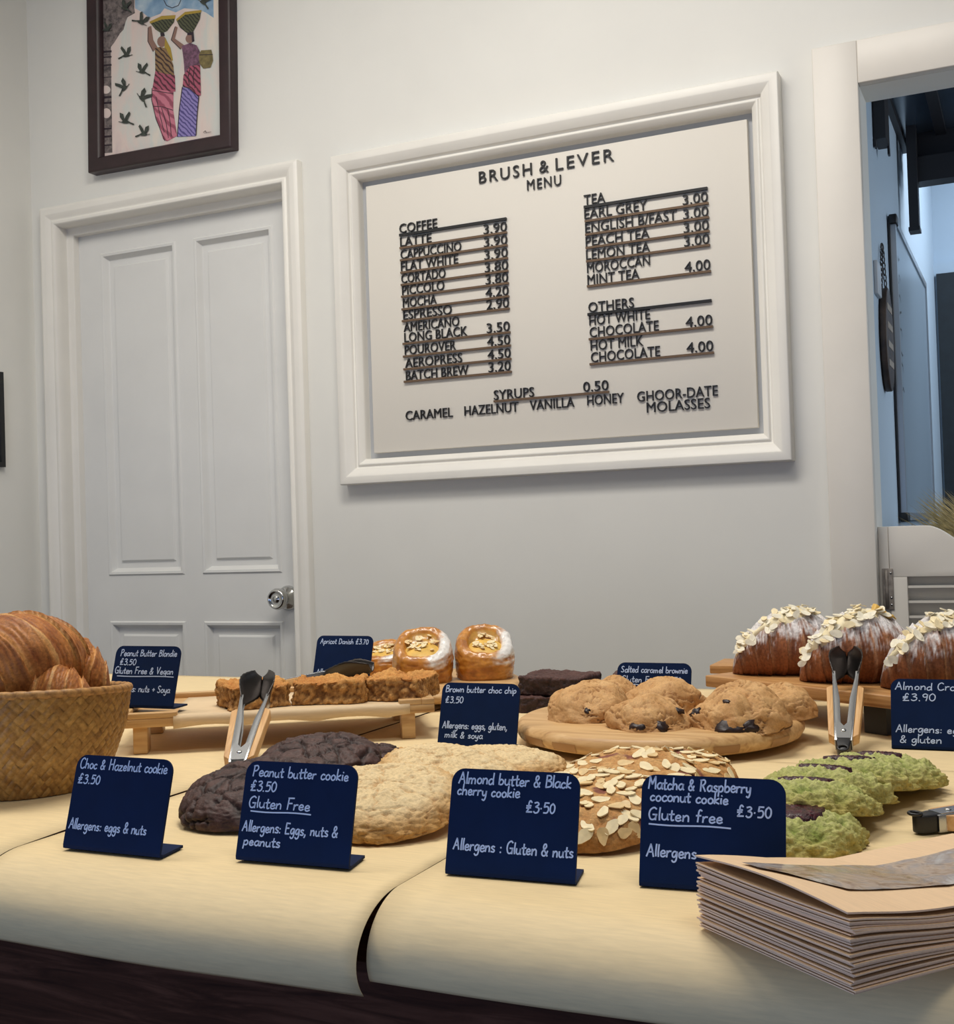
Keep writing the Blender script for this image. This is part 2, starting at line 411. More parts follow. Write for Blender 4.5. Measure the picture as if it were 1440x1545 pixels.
PM = [WASH, TEMPLE, SKYP, P_SK, P_DG, P_YL, P_OL, P_MG, P_PK, P_PU, P_BL, P_PT, P_BD, P_LN]
def pxz(p): # drawing units -> picture plane
    x, y = p
    X = 4.4754e-4*x - 1.2443e-5*y - 0.306569
    Z = -9.911e-5*x - 3.7138e-4*y + 0.150217 + 2.24e-8*x*y
    t = rad(1.2)
    return (X*cos(t)-Z*sin(t), X*sin(t)+Z*cos(t))
art_v, art_f, art_m = [], [], []
LAY = [0.0]
def poly(pts, mi, raw=False):
    LAY[0] += 0.00003
    i0 = len(art_v)
    for p in pts:
        x, z = p if raw else pxz(p)
        art_v.append((x, -0.012-LAY[0], z))
    art_f.append(tuple(range(i0, len(art_v)))); art_m.append(mi)
def ell(cx, cy, rx, ry, mi): poly([(cx+rx*cos(t*pi/8), cy+ry*sin(t*pi/8)) for t in range(16)], mi)
def stroke(pts, wd, mi):
    for a, b in zip(pts, pts[1:]):
        dx, dy = b[0]-a[0], b[1]-a[1]; L = sqrt(dx*dx+dy*dy) or 1; nx, ny = -dy/L*wd, dx/L*wd
        poly([(a[0]+nx, a[1]+ny), (b[0]+nx, b[1]+ny), (b[0]-nx, b[1]-ny), (a[0]-nx, a[1]-ny)], mi)
poly([(-0.191, -0.298), (0.192, -0.298), (0.192, 0.298), (-0.191, 0.298)], 0, True)
poly([(500, -392), (505, 60), (560, 90), (610, 130), (690, 100), (720, 60), (800, 90), (860, 60), (960, 70), (1010, 90), (1066, 130), (1056, -392)], 2)
poly([(245, -392), (510, -392), (500, 60), (505, 95), (450, 125), (435, 160), (420, 215), (395, 240), (350, 310), (325, 340), (326, 420), (336, 1105), (252, 1112)], 1)
for (a, b) in ((370, 385), (412, 422), (470, 482), (560, 566), (700, 716), (742, 756), (930, 942), (985, 1000), (1050, 1060)): poly([(246, a), (330, a-6), (331, b-6), (246, b)], 13)
ell(288, 650, 34, 30, 0); ell(292, 820, 34, 36, 0)
ell(780, 20, 50, 36, 2); stroke([(715, 0), (735, 40), (775, 58), (820, 40), (838, 0)], 2.5, 13)
# first figure
poly([(604, 195), (625, 188), (640, 290), (672, 345), (640, 372), (600, 300)], 3); stroke([(602, 200), (600, 300), (640, 375)], 2.5, 13)
poly([(612, 160), (700, 124), (796, 118), (790, 160), (740, 226), (700, 244), (655, 214)], 4); poly([(612, 158), (700, 116), (800, 110), (796, 136), (700, 142), (618, 172)], 5)
ell(702, 302, 34, 40, 3); poly([(690, 240), (718, 238), (724, 262), (694, 264)], 13)
poly([(726, 275), (765, 350), (782, 440), (760, 440), (720, 360)], 5)
poly([(652, 350), (690, 340), (730, 350), (765, 420), (784, 470), (792, 555), (720, 540), (655, 520)], 6)
poly([(655, 515), (720, 535), (796, 545), (800, 665), (720, 655), (634, 642)], 7)
poly([(634, 640), (720, 655), (786, 664), (784, 800), (812, 985), (740, 1024), (712, 1010), (660, 850), (630, 730)], 8)
for q in ([(660, 700), (690, 840), (720, 960)], [(700, 780), (735, 900), (750, 1000)], [(745, 790), (765, 900), (770, 990)], [(635, 655), (720, 670), (786, 680)], [(640, 770), (710, 775), (784, 800)], [(632, 640), (628, 720), (660, 860), (725, 1020)]): stroke(q, 2.5, 13)
# second figure
poly([(800, 190), (816, 200), (795, 280), (862, 328), (840, 356), (770, 292)], 3); stroke([(798, 195), (770, 290), (838, 358)], 2.5, 13)
poly([(806, 145), (870, 96), (980, 82), (972, 140), (925, 232), (880, 240), (832, 200)], 4); poly([(806, 140), (868, 88), (984, 74), (980, 92), (870, 108), (812, 154)], 5)
ell(900, 282, 28, 32, 3); poly([(885, 238), (928, 232), (934, 300), (918, 306), (914, 256), (884, 256)], 13)
poly([(845, 335), (905, 312), (950, 330), (976, 380), (972, 480), (905, 480), (866, 542), (858, 430)], 9)
poly([(858, 545), (905, 480), (974, 470), (980, 690), (960, 700), (900, 642), (852, 625)], 7)
poly([(848, 632), (900, 642), (968, 704), (960, 800), (944, 986), (812, 992), (830, 800)], 10)
poly([(965, 400), (982, 366), (1052, 362), (1060, 400), (1064, 440), (1046, 490), (996, 498), (970, 460)], 11); stroke([(970, 400), (1062, 396)], 3, 13)
for q in ([(905, 500), (890, 560), (900, 620)], [(935, 490), (925, 570), (940, 640)], [(850, 632), (828, 800), (815, 990)], [(966, 704), (955, 820), (946, 980)], [(852, 625), (900, 640), (968, 705)]): stroke(q, 3, 13)
def bird(cx, cy, s, fl, ro):
    def T(p):
        x, y = p[0]*s*fl, p[1]*s; return (cx+x*cos(ro)-y*sin(ro), cy+x*sin(ro)+y*cos(ro))
    for q in ([(-40, 18), (-14, -4), (16, -10), (40, 0), (20, 14), (-6, 20)], [(-12, 0), (-52, -52), (-44, -72), (-12, -44), (12, -10)], [(4, -8), (8, -60), (34, -78), (40, -40), (24, -6)], [(-34, 14), (-66, 34), (-58, 44), (-26, 22)]):
        poly([T(p) for p in q], 12)
    stroke([T((36, 0)), T((58, -8))], 2.5, 12)
for b in ((440, 400, 0.85, 1, 0.1), (565, 520, 0.85, -1, -0.1), (425, 640, 0.9, 1, -0.5), (565, 715, 0.95, -1, 0.6), (440, 880, 0.9, -1, -0.2), (570, 970, 0.85, 1, 0.2), (552, 160, 0.9, 1, 0.7), (1000, 20, 0.8, -1, 0.4), (300, 215, 0.7, 1, 0.3), (440, 60, 0.8, -1, 0.1)): bird(*b)
stroke([(1000, 962), (1015, 950), (1022, 966)], 2, 13); stroke([(1025, 962), (1055, 958)], 1.5, 13)
obj('artwork', art_v, art_f, PM, pic, False, mi=art_m)
pic.rotation_euler = (0, rad(1.2), 0)

lp = thing('small_frame', 'thin black picture frame at the left edge on the side wall', 'picture', (-2.463, 2.098, 1.472))
bm = bmesh.new(); frame_sweep(bm, -0.212, 0.216, -0.125, 0.126, [(0, 0), (0, 0.014), (0.013, 0.014), (0.013, 0.004)], 0)
f1 = bobj('frame', bm, BLKFR, lp); f1.rotation_euler = (0, 0, pi/2)
f2 = boxes('print_sheet', [(-0.195, 0.2, -0.005, 0, -0.106, 0.107)], flat('white_print', (206, 212, 216), 0.3), lp); f2.rotation_euler = (0, 0, pi/2)

# ------------------------------------------------------------------ back room seen through the opening
XL = -0.283
tag(boxes('wall_back_room_left', [(XL-0.08, XL, YW+WT, 4.4, 0, 2.9)], PALEBLUE), kind='structure')
tag(boxes('wall_back_room_far', [(XL-0.08, 1.6, 4.4, 4.46, 0, 2.9)], PALEBLUE), kind='structure')
tag(boxes('wall_back_room_right', [(1.55, 1.6, YW+WT, 4.4, 0, 1.2), (1.55, 1.6, YW+WT, 4.4, 2.3, 2.9)], PALEBLUE), kind='structure')
k = NT('dark_roof_sheet', 0.22); v = k.coords((1, 1, 1))
k.base(k.ramp(k.noise(v, 2.2, 2), [(0.4, (34, 40, 50)), (0.6, (62, 74, 88))])); ROOF = k.m
tag(boxes('ceiling_back_room', [(XL, 1.5, YW+WT, 3.36, 2.125, 2.16)], ROOF), kind='structure')
tag(boxes('trim_3', [(XL, XL+0.014, YW+WT, 3.36, 2.108, 2.125), (XL+0.09, XL+0.115, YW+WT, 3.36, 2.112, 2.125)], DARKMET), kind='structure')
tag(boxes('roof_beam', [(XL+0.028, 1.5, 3.20, 3.26, 1.985, 2.048), (XL+0.028, 1.5, 3.26, 3.36, 2.03, 2.125)], DARKMET), 'dark beam under the back room ceiling', 'beam', kind='structure')
tag(boxes('hanging_duct', [(XL+0.024, XL+0.047, 3.18, 3.22, 1.866, 2.125), (XL+0.022, XL+0.049, 3.176, 3.224, 1.858, 1.868)], DARKMET), 'dark vertical duct hanging from the back room ceiling', 'duct')
tag(boxes('ceiling_bracket', [(XL+0.002, XL+0.026, 2.66, 2.74, 1.945, 2.125), (XL+0.002, XL+0.006, 2.655, 2.675, 1.928, 1.945), (XL+0.022, XL+0.026, 2.725, 2.745, 1.928, 1.945)], DARKMET), 'short black bracket hanging just inside the opening', 'bracket')
dr = tag(boxes('door_3', [(-0.275, 0.25, 4.36, 4.40, 0, 1.97)], flat('dark_green_door', (30, 38, 44), 0.5, var=0.1)), 'dark door in the far wall of the back room', 'door', kind='structure')
boxes('door_casing', [(-0.318, -0.275, 4.375, 4.40, 0, 2.01), (-0.275, 0.29, 4.375, 4.40, 1.97, 2.01)], PALEBLUE, dr)

wb = thing('whiteboard', 'tall whiteboard with a metal rim on the back room side wall', 'whiteboard', (XL+0.002, 2.89, 1.13))
boxes('board_surface', [(0.004, 0.012, 0.0, 0.86, 0.01, 0.69)], WBOARD, wb)
boxes('backing', [(0.0, 0.004, -0.012, 0.87, 0.0, 0.70)], BLKPL, wb)
boxes('rim', [(0.004, 0.016, -0.004, 0.016, 0, 0.70), (0.004, 0.016, 0.855, 0.872, 0, 0.70), (0.004, 0.016, 0.016, 0.855, 0.685, 0.70), (0.004, 0.020, 0.016, 0.855, 0, 0.018)], ALU, wb)
for z in (-0.004, 0.682):
    boxes('corner_cap', [(0.002, 0.020, -0.014, 0.030, z, z+0.022)], BLKPL, wb, bevel=0.003)
rr = random.Random(4)
for i in range(8):
    z = 0.30+0.042*i; bm = bmesh.new()
    pts = [(0.05, z+rr.uniform(0, 0.01))] + [(0.05+0.012*q, z+rr.uniform(0.0, 0.026)) for q in range(1, 5)]
    for (ya, za), (yb, zb) in zip(pts, pts[1:]):
        for p_, q_ in (((ya, za), (yb, zb)),):
            vs = [bm.verts.new((0.0123, a_, c_)) for a_, c_ in ((p_[0], p_[1]), (q_[0], q_[1]), (q_[0], q_[1]+0.005), (p_[0], p_[1]+0.005))]; bm.faces.new(vs)
    bmesh.ops.remove_doubles(bm, verts=bm.verts[:], dist=1e-4)
    bobj('marker_writing', bm, BLKPL, wb)

pl = thing('hanging_plaque', 'dark oval plaque hanging on a chain beside the whiteboard', 'plaque', (XL, 2.70, 1.52))
bm = bmesh.new(); prism(bm, [(0.072*cos(t*pi/24), 0.112*sin(t*pi/24)) for t in range(48)], 0.002, 0.016, 'X')
bev(bobj('plaque_body', bm, flat('plaque_wood', (58, 46, 40), 0.5, var=0.3, scale=30), pl), 0.003)
boxes('painted_band', [(0.016, 0.0168, -0.045, 0.045, z, z+0.014) for z in (-0.06, -0.02, 0.02, 0.06)], flat('plaque_band', (150, 140, 128), 0.6), pl)
for i in range(9):
    for sgn in (-1, 1):
        yy = sgn*0.05*(1-i/9); zz = 0.105+0.012*i
        vs, fs = tube([(0.006+0.002*cos(t*pi/6), yy+0.004*cos(t*pi/6)*(1 if i % 2 else 0.4), zz+0.008*sin(t*pi/6)) for t in range(12)], 0.0014, 5, True)
        obj('chain_link', vs, fs, DARKMET, pl)
boxes('light_switch', [(XL, XL+0.008, 2.575, 2.64, 1.60, 1.67)], flat('switch_plastic', (188, 196, 204), 0.4), bevel=0.002)
tag(C.objects['light_switch'], 'small pale switch plate just inside the opening', 'switch')

# straw bundle behind the swing door
bm = bmesh.new(); rr = random.Random(3)
for i in range(420):
    a = rr.uniform(-0.5, 0.5); L = rr.uniform(0.16, 0.27); q = rr.uniform(0, 2*pi)
    p0 = Vector((0.10+0.03*cos(q), 0.03*sin(q), -0.05)); d = Vector((-0.80+0.35*rr.random(), 0.35*sin(q)*rr.random(), 0.72+0.3*rr.uniform(-1, 1))).normalized()
    s = Vector((0, 1, 0)).cross(d).normalized()*0.0016; p1 = p0+d*L*0.6; p2 = p0+d*L+Vector((-0.02, 0, -0.015*rr.random()))
    vs = [bm.verts.new(x) for x in (p0-s, p0+s, p1+s, p1-s, p2)]
    bm.faces.new(vs[:4]); bm.faces.new((vs[3], vs[2], vs[4]))
tag(bobj('straw_bundle', bm, flat('dry_straw', (172, 156, 112), 0.8, var=0.35, scale=60), loc=(-0.13, 2.72, 1.03)), 'bundle of dry straw showing above the louvred swing door', 'straw', kind='stuff')
tag(boxes('side_table', [(-0.20, 0.35, 2.62, 2.85, 0.93, 0.97), (-0.18, -0.14, 2.64, 2.68, 0, 0.93), (0.29, 0.33, 2.64, 2.68, 0, 0.93), (-0.18, -0.14, 2.79, 2.83, 0, 0.93), (0.29, 0.33, 2.79, 2.83, 0, 0.93)], DARKMET), 'dark side table behind the louvred swing door', 'table')

# louvred swing door
sd = thing('door_2', 'white louvred half height swing door with a curved top in the right opening', 'door', (-0.279, YW+0.012, 0.32), kind='structure')
def topz(x):
    t = max(0, min(1, (x-0.085)/0.13)); t = t*t*(3-2*t); return 0.799-0.075*t
bm = bmesh.new()
px = [0.018+0.378*i/42 for i in range(43)]
box(bm, 0.018, 0.050, 0, 0.032, 0.0, 0.700)
prism(bm, [(x, topz(x)) for x in px] + [(0.396, 0.700), (0.018, 0.700)], 0, 0.032, 'Y')
box(bm, 0.346, 0.396, 0, 0.032, 0, 0.702); box(bm, 0.05, 0.346, 0, 0.032, 0.0, 0.08)
bev(bobj('door_leaf', bm, CASEP, sd), 0.0012)
z = 0.712
while z > 0.10:
    bm = bmesh.new(); prism(bm, [(0.003, z-0.0045), (0.003, z), (0.009, z), (0.030, z-0.036), (0.025, z-0.036)], 0.05, 0.346, 'X')
    bobj('louvre_slat', bm, CASEP, sd); z -= 0.0292
boxes('hanging_strip', [(-0.0018, 0.0172, 0.002, 0.03, 0, 0.799)], CASEP, sd, bevel=0.001)
hz = thing('hinge', '', '', (0, 0, 0)); hz.parent = sd
for kk in ('label', 'category'):
    if kk in hz: del hz[kk]
boxes('hinge_plate', [(0.004, 0.024, -0.003, 0.004, 0.637, 0.717)], HINGE, hz, bevel=0.001)
vs, fs = tube([(0.012, -0.004, 0.640), (0.012, -0.004, 0.714)], 0.0032, 12); obj('hinge_pin', vs, fs, HINGE, hz)
for z in (0.646, 0.66, 0.708):
    vs, fs = lathe([(0, 0), (0.0025, 0), (0.0018, 0.0012), (0, 0.0014)], 12); obj('hinge_screw', vs, fs, STEEL, hz, loc=(0.020, -0.003, z), rot=(pi/2, 0, 0))

# ------------------------------------------------------------------ counter and paper
T = 0.89; TP = T+0.0006
ct = thing('counter', 'long dark wood serving counter covered with kraft paper', 'counter', (-0.6, 1.22, 0))
boxes('counter_top', [(-1.25, 1.9, -0.515, 0.52, T-0.052, T-0.0006)], COUNTER, ct, bevel=0.006)
boxes('front_panel', [(-1.21, 1.86, -0.50, -0.47, 0.0, T-0.052)], COUNTER, ct)
boxes('end_panel', [(-1.21, -1.18, -0.47, 0.50, 0.0, T-0.052)], COUNTER, ct)

def sheet(name, label, x0, x1, y1, roll, z0=0.0, seed=0, y0=0.716, wedge=0.0, lift=None):
    """kraft strip running back from a curl over the counter's front edge; roll = list of (y, z) for the curl"""
    prof = [(y, z+z0) for y, z in roll] + [(y0+(y1-y0)*i/40, T+z0) for i in range(0, 41)]
    nx = 24; vs, fs = [], []
    for i, (y, z) in enumerate(prof):
        for j in range(nx+1):
            u = j/nx; x = x0+(x1-x0)*u
            yy, zz = y, z
            zz += 0.0004*(1+noise.noise(Vector((x*9, max(y, y0)*9, seed))))
            if y < y0: q = min(1, (y0-y)/0.04); zz += z0*0+q*(0.0010*sin(3*x*5+seed)+0.0008*noise.noise(Vector((x*6, y*9, seed))))
            if wedge and u > 0.9 and y > y0: x -= wedge*max(0, min(1, (y-y0)/0.05))*(u-0.9)*10
            if lift and y > y0: zz += lift(x, y)
            vs.append((x, yy, zz))
    for i in range(len(prof)-1):
        for j in range(nx):
            a = i*(nx+1)+j; fs.append((a, a+1, a+nx+2, a+nx+1))
    o = obj(name, vs, fs, PAPER)
    mo = o.modifiers.new('thick', 'SOLIDIFY'); mo.thickness = 0.0004; mo.offset = 1
    return tag(o, label, 'paper', 'kraft paper strips over the counter')
def curl(cy, cz, ry, rz, a0, a1, n=26):
    return [(cy-ry*sin(a), cz+rz*cos(a)) for a in [a1+(a0-a1)*i/n for i in range(n+1)]]
rollL = curl(0.716, 0.852, 0.056, 0.038, 0.0, rad(122))[:-1]
rollR = curl(0.716, 0.854, 0.046, 0.036, 0.0, rad(112))[:-1]
rollA = curl(0.716, 0.856, 0.052, 0.034, 0.0, rad(112))[:-1]
def liftB(x, y): return 0.012*math.exp(-((x+0.73)/0.03)**2-((y-1.30)/0.09)**2)
sheet('kraft_paper', 'kraft paper strip running under the basket at the left', -1.80, -0.752, 1.735, rollL, 0, 1, wedge=0.004)
sheet('kraft_paper', 'kraft paper strip from beneath the two left front signs to the back', -0.750, -0.405, 1.735, rollL, 0.0002, 1, wedge=0.0)
sheet('kraft_paper', 'kraft paper strip under the almond and matcha cookies and the paper bags', -0.403, 0.42, 1.212, rollR, 0.0010, 3)
o = boxes('kraft_paper', [(-0.402, 0.45, 1.15, 1.735, T-0.0003, T+0.0004)], PAPER)
tag(o, 'kraft paper lying under the almond croissant board', 'paper', 'kraft paper strips over the counter')
ZT = T+0.0022      # resting height on the paper

# ------------------------------------------------------------------ chalk lettering: a single-stroke hand
G = {  # width, strokes (x right, y up; x-height 0.5, capitals 1.0)
 'a': (.48, [[(.42,.42),(.25,.5),(.08,.35),(.06,.14),(.2,.0),(.36,.12),(.42,.42)], [(.43,.48),(.41,.15),(.5,.0)]]),
 'b': (.48, [[(.08,1.0),(.07,.5),(.07,.02)], [(.07,.3),(.25,.48),(.42,.32),(.38,.08),(.2,.0),(.07,.08)]]),
 'c': (.42, [[(.38,.42),(.24,.5),(.08,.32),(.1,.08),(.25,.0),(.4,.1)]]),
 'd': (.5, [[(.4,.4),(.24,.48),(.07,.3),(.1,.05),(.25,.0),(.4,.18)], [(.43,1.0),(.42,.4),(.46,.0)]]),
 'e': (.45, [[(.08,.24),(.35,.28),(.36,.42),(.22,.5),(.08,.34),(.1,.08),(.25,.0),(.42,.1)]]),
 'f': (.38, [[(.36,.92),(.24,1.0),(.16,.8),(.15,.3),(.14,-.02)], [(.02,.5),(.32,.52)]]),
 'g': (.48, [[(.4,.42),(.24,.5),(.08,.32),(.12,.06),(.28,.06),(.4,.38)], [(.42,.48),(.42,.0),(.36,-.3),(.2,-.38),(.08,-.26)]]),
 'h': (.48, [[(.08,1.0),(.07,.4),(.06,.0)], [(.07,.28),(.24,.48),(.38,.38),(.4,.0)]]),
 'i': (.2, [[(.09,.48),(.08,.2),(.1,.0)], [(.1,.7),(.13,.73)]]),
 'k': (.45, [[(.08,1.0),(.07,.4),(.06,.0)], [(.38,.48),(.1,.22),(.4,.0)]]),
 'l': (.18, [[(.08,1.0),(.07,.4),(.1,.0)]]),
 'm': (.72, [[(.06,.48),(.07,.2),(.06,.0)], [(.07,.3),(.2,.48),(.32,.38),(.32,.0)], [(.33,.3),(.46,.48),(.6,.38),(.62,.0)]]),
 'n': (.48, [[(.06,.48),(.07,.2),(.06,.0)], [(.07,.28),(.24,.48),(.38,.38),(.4,.0)]]),
 'o': (.46, [[(.24,.5),(.08,.36),(.08,.12),(.22,.0),(.38,.1),(.4,.36),(.24,.5)]]),
 'p': (.48, [[(.07,.48),(.07,.1),(.05,-.36)], [(.07,.3),(.24,.5),(.4,.36),(.36,.1),(.2,.02),(.08,.1)]]),
 'r': (.38, [[(.06,.48),(.07,.2),(.06,.0)], [(.07,.28),(.2,.46),(.34,.46)]]),
 's': (.4, [[(.34,.44),(.2,.5),(.08,.38),(.2,.26),(.34,.16),(.28,.02),(.06,.04)]]),
 't': (.36, [[(.17,.86),(.16,.3),(.2,.02),(.34,.06)], [(.02,.52),(.34,.56)]]),
 'u': (.48, [[(.06,.48),(.07,.14),(.2,.0),(.36,.12),(.4,.48)], [(.4,.48),(.4,.14),(.46,.0)]]),
 'v': (.42, [[(.04,.48),(.18,.0),(.36,.48)]]),
 'w': (.62, [[(.04,.48),(.12,.02),(.28,.38),(.42,.0),(.56,.5)]]),
 'x': (.42, [[(.05,.48),(.36,.0)], [(.36,.48),(.05,.0)]]),
 'y': (.46, [[(.06,.48),(.1,.14),(.22,.06),(.36,.2),(.4,.48)], [(.41,.48),(.38,-.1),(.26,-.38),(.1,-.3)]]),
 'z': (.44, [[(.06,.48),(.36,.5)], [(.36,.5),(.06,.02)], [(.06,.02),(.4,.04)]]),
 'A': (.62, [[(.04,.0),(.18,.5),(.3,1.0)], [(.3,1.0),(.44,.5),(.56,.0)], [(.12,.36),(.5,.38)]]),
 'B': (.56, [[(.1,1.0),(.09,.5),(.08,.0)], [(.1,.98),(.38,.96),(.42,.7),(.12,.54)], [(.12,.54),(.46,.46),(.46,.12),(.08,.0)]]),
 'C': (.58, [[(.5,.86),(.34,1.0),(.12,.8),(.06,.4),(.16,.06),(.36,.0),(.54,.14)]]),
 'D': (.6, [[(.1,1.0),(.08,.0)], [(.04,.98),(.36,.94),(.52,.6),(.42,.14),(.06,.0)]]),
 'E': (.52, [[(.44,.96),(.1,.98)], [(.1,.98),(.09,.5),(.09,.02)], [(.09,.02),(.46,.04)], [(.1,.52),(.38,.54)]]),
 'F': (.5, [[(.1,.98),(.09,.5),(.08,.0)], [(.06,.98),(.48,1.0)], [(.1,.52),(.38,.54)]]),
 'G': (.62, [[(.5,.88),(.34,1.0),(.12,.8),(.06,.4),(.18,.04),(.38,.02),(.5,.2),(.5,.42)], [(.3,.42),(.56,.42)], [(.5,.42),(.5,-.02)]]),
 'H': (.62, [[(.1,1.0),(.08,.0)], [(.5,1.0),(.48,.0)], [(.08,.5),(.5,.54)]]),
 'M': (.72, [[(.06,.0),(.1,.5),(.12,1.0)], [(.12,1.0),(.34,.36)], [(.34,.36),(.58,1.0)], [(.58,1.0),(.6,.5),(.62,.0)]]),
 'P': (.54, [[(.1,1.0),(.09,.5),(.07,.0)], [(.04,.94),(.34,1.0),(.46,.78),(.34,.54),(.1,.48)]]),
 'R': (.58, [[(.1,1.0),(.09,.5),(.08,.0)], [(.04,.94),(.36,1.0),(.46,.78),(.3,.54),(.1,.5)], [(.24,.52),(.5,.0)]]),
 'S': (.54, [[(.46,.88),(.28,1.0),(.1,.82),(.2,.58),(.42,.36),(.4,.08),(.22,.0),(.06,.12)]]),
 'V': (.56, [[(.06,1.0),(.16,.5),(.26,.02)], [(.26,.02),(.38,.5),(.5,1.0)]]),
 '0': (.5, [[(.25,.92),(.08,.68),(.08,.24),(.24,.0),(.42,.22),(.42,.68),(.25,.92)]]),
 '3': (.5, [[(.08,.86),(.3,.92),(.4,.74),(.18,.52)], [(.18,.52),(.44,.4),(.4,.08),(.2,-.02),(.06,.1)]]),
 '5': (.5, [[(.44,.9),(.14,.9)], [(.14,.9),(.1,.52)], [(.1,.52),(.34,.58),(.44,.34),(.34,.04),(.08,.02)]]),
 '7': (.48, [[(.06,.9),(.44,.92)], [(.44,.92),(.28,.5),(.18,.0)]]),
 '9': (.48, [[(.42,.72),(.28,.92),(.1,.76),(.16,.5),(.36,.52),(.42,.78)], [(.42,.84),(.4,.4),(.34,.0)]]),
 '&': (.58, [[(.5,.0),(.32,.3),(.15,.64),(.2,.9),(.33,.92),(.37,.72),(.2,.48),(.06,.26),(.1,.05),(.26,.0),(.42,.16),(.5,.4)]]),
 '+': (.46, [[(.06,.36),(.4,.36)], [(.23,.56),(.23,.14)]]),
 ':': (.24, [[(.1,.46),(.12,.4)], [(.1,.08),(.12,.02)]]),
 ',': (.24, [[(.12,.08),(.1,-.08),(.04,-.2)]]),
 '.': (.22, [[(.08,.04),(.12,.0)]]),
 '-': (.3, [[(.06,.3),(.24,.32)]]),
 u'\u00b7': (.24, [[(.08,.38),(.13,.36)]]),
 u'\u00a3': (.56, [[(.42,.86),(.3,1.0),(.2,.8),(.2,.3),(.08,.02)], [(.06,.02),(.48,.04)], [(.04,.54),(.38,.58)], [(.04,.36),(.36,.4)]]),
 ' ': (.34, []),
}
def smooth_line(p, n=5):
    if len(p) < 3: return p
    out = []
    for i in range(len(p)-1):
        a, b, c, d = p[max(i-1, 0)], p[i], p[i+1], p[min(i+2, len(p)-1)]
        for k in range(n):
            t = k/n
            out.append(tuple(0.5*((2*b[q])+(-a[q]+c[q])*t+(2*a[q]-5*b[q]+4*c[q]-d[q])*t*t+(-a[q]+3*b[q]-3*c[q]+d[q])*t**3) for q in (0, 1)))
    out.append(p[-1]); return out
def hand(s, seed):
    r = random.Random(seed); x = 0; out = []
    for ch in s:
        wd, st = G[ch]; j = r.uniform(-0.03, 0.03); sc = r.uniform(0.94, 1.06)
        for l in st: out.append([(x+p[0]*sc+0.10*p[1]*0.6, (p[1]*sc)+j) for p in smooth_line(l)])
        x += wd*1.06
    return out, x

